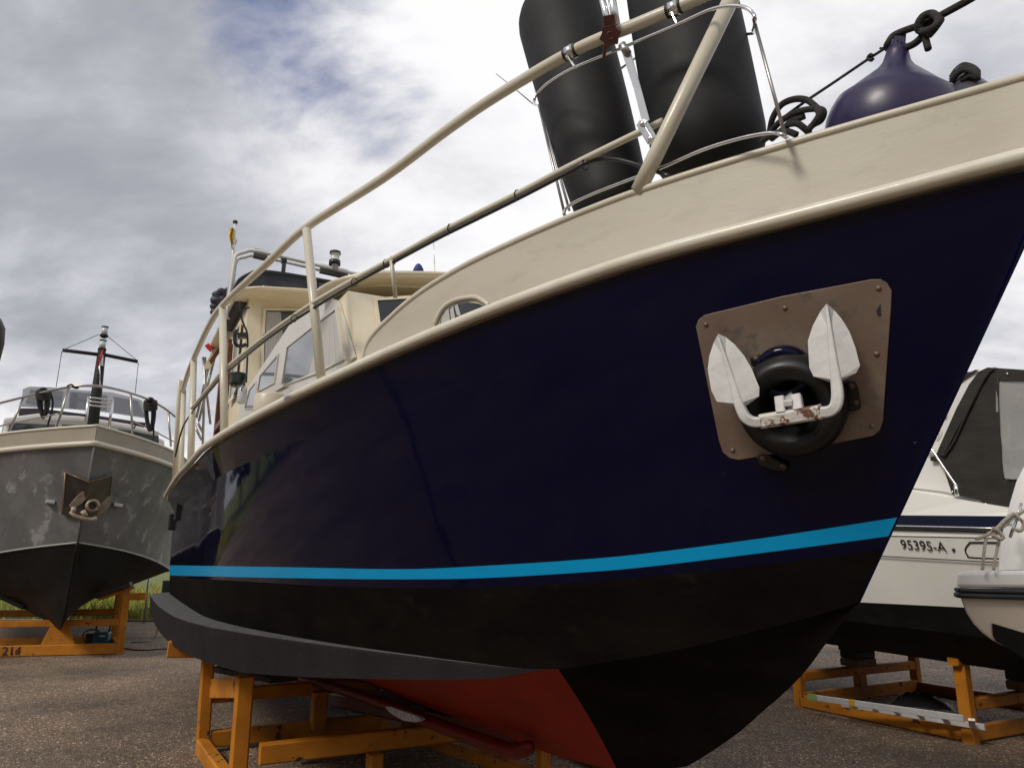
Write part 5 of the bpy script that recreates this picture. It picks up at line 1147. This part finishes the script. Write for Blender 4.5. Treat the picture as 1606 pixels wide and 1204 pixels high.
# ------------------------------------------------------------------ stern corner of another white boat at the right edge
sb_ = thing('white_motorboat', 'stern corner of a white motorboat with roped cleat and swim platform, at the right edge', 'boat', (3.6, 4.9, 0))
YB = 4.55
def extr(px, y0, dy, m, nm, par, lab=None, bevel=.01, extra=()):
    return MB().slab([PY(x, y, y0) for x, y in px], V((.66 * dy, dy, 0))).build(nm, m, par, lab, bevel)
extr([(1502, 900), (1506, 896), (2000, 890), (2000, 924), (1500, 921)], YB, .9, whitep, 'swim_platform', sb_, bevel=.02)
rub = MB(); 
for y, r in ((925, .014), (933, .017)): rub.tube([PY(1500, y - 1, YB + .06), PY(1506, y, YB - .01), PY(1606, y + 3, YB - .01), PY(2000, y + 12, YB - .01)], r, 8)
rub.build('rubber_strip', black, sb_)
extr([(1504, 930), (1509, 945), (1516, 962), (1527, 979), (1540, 992), (1556, 1004), (1578, 1015), (1606, 1031), (2000, 1120), (2000, 925)], YB + .02, .86, mat('beige_underside', (.55, .47, .37), .4), 'lower_hull', sb_, bevel=.015)
extr([(1556, 977), (1606, 992), (1800, 1040), (1800, 1080), (1606, 1032), (1580, 1016), (1562, 1005), (1557, 995)], YB + .012, .5, blackaf, 'antifouling', sb_, bevel=.0)
rows = []
for y, xl in ((893, 1566), (870, 1567), (845, 1570), (815, 1577), (785, 1585), (755, 1594), (725, 1609), (690, 1630), (650, 1660)):
    rr_ = []
    for k in range(7):
        a = k / 6 * math.pi / 2; rr_.append(PY(xl, y, YB + .32) + V((.16 * (1 - math.cos(a)), -.16 * math.sin(a), 0)))
    rr_ = [rr_[0] + V((.45, .5, 0))] + rr_ + [rr_[-1] + V((1.6, 0, 0))]; rows.append(rr_)
mb = MB(); mb.grid(rows); mb.add([rows[-1][0], *rows[-1][1:]], [tuple(range(len(rows[-1])))]); mb.build('transom', whitep, sb_)
# cleat and rope
cl = MB(); ca, cb_ = PY(1584, 843, YB - .02), PY(1602, 789, YB - .02); cl.tube([ca, ca.lerp(cb_, .3), ca.lerp(cb_, .7), cb_], [.008, .012, .012, .008], 10); cl.tube([ca.lerp(cb_, .4), ca.lerp(cb_, .4) + V((.04, .12, 0))], .01, 8); cl.tube([ca.lerp(cb_, .6), ca.lerp(cb_, .6) + V((.04, .12, 0))], .01, 8); cl.build('cleat', steel, sb_)
def twist(mb, pts, r, pitch=.05):
    pp = spline(pts, 10); L = 0; ac_ = [[] for _ in range(3)]; prev = pp[0]
    for i, p in enumerate(pp):
        t = (pp[min(i + 1, len(pp) - 1)] - pp[max(i - 1, 0)]).normalized(); L += (p - prev).length; prev = p
        u = V((0.3, 1, .2)); u = (u - t * u.dot(t)).normalized(); w = t.cross(u)
        for k in range(3):
            a = L / pitch * 6.28 + k * 2.09; ac_[k].append(p + (u * math.cos(a) + w * math.sin(a)) * r * .5)
    for k in range(3): mb.tube(ac_[k], r * .55, 6)
g = MB(); yb = YB - .05
twist(g, [PY(x, y, yb) for x, y in ((1606, 800), (1597, 806), (1588, 812), (1575, 824), (1560, 832), (1545, 840), (1531, 845))], .012)
twist(g, [PY(x, y, yb - .01) for x, y in ((1600, 815), (1590, 806), (1577, 815), (1566, 826), (1558, 834))], .012)
twist(g, [PY(x, y, yb - .02) for x, y in ((1556, 828), (1565, 832), (1573, 842), (1567, 845), (1556, 838))], .012)
twist(g, [PY(x, y, yb) for x, y in ((1547, 842), (1544, 860), (1541, 893))], .010); twist(g, [PY(x, y, yb + .02) for x, y in ((1568, 842), (1563, 865), (1558, 893))], .010)
twist(g, [PY(x, y, yb) for x, y in ((1592, 830), (1600, 832), (1606, 824), (1603, 815))], .012)
tag(g.build('mooring_rope', ropew), 'white twisted rope wound on the cleat of the motorboat at the right edge', 'rope')

# ------------------------------------------------------------------ fender at the left edge
fc = PY(-15, 538, 3.4); fe = thing('hanging_fender', 'edge of a dark fender hanging at the left edge of the view', 'fender', fc - Z * .15)
MB().lathe(fc - Z * .14, Z, [(0, .01), (.02, .03), (.06, .05), (.14, .056), (.22, .05), (.26, .03), (.28, .012)], 24).build('body', mat('dark_green_vinyl', (.015, .02, .014), .4), fe)
MB().tube([fc + Z * .13, fc + Z * .9 - V((.35, 0, 0))], .006, 6).build('lanyard', ropeb, fe)
hp = thing('yard_davit', 'grey steel pole with an arm just outside the left of the view', 'pole', (fc.x - .95, fc.y, 0))
MB().tube([(fc.x - .95, fc.y, 0), (fc.x - .95, fc.y, EYE + 1.55)], .04, 10).build('post', dullsteel, hp); MB().tube([(fc.x - .95, fc.y, fc.z + .9), (fc.x - .33, fc.y, fc.z + .9)], .02, 8).build('arm', dullsteel, hp)
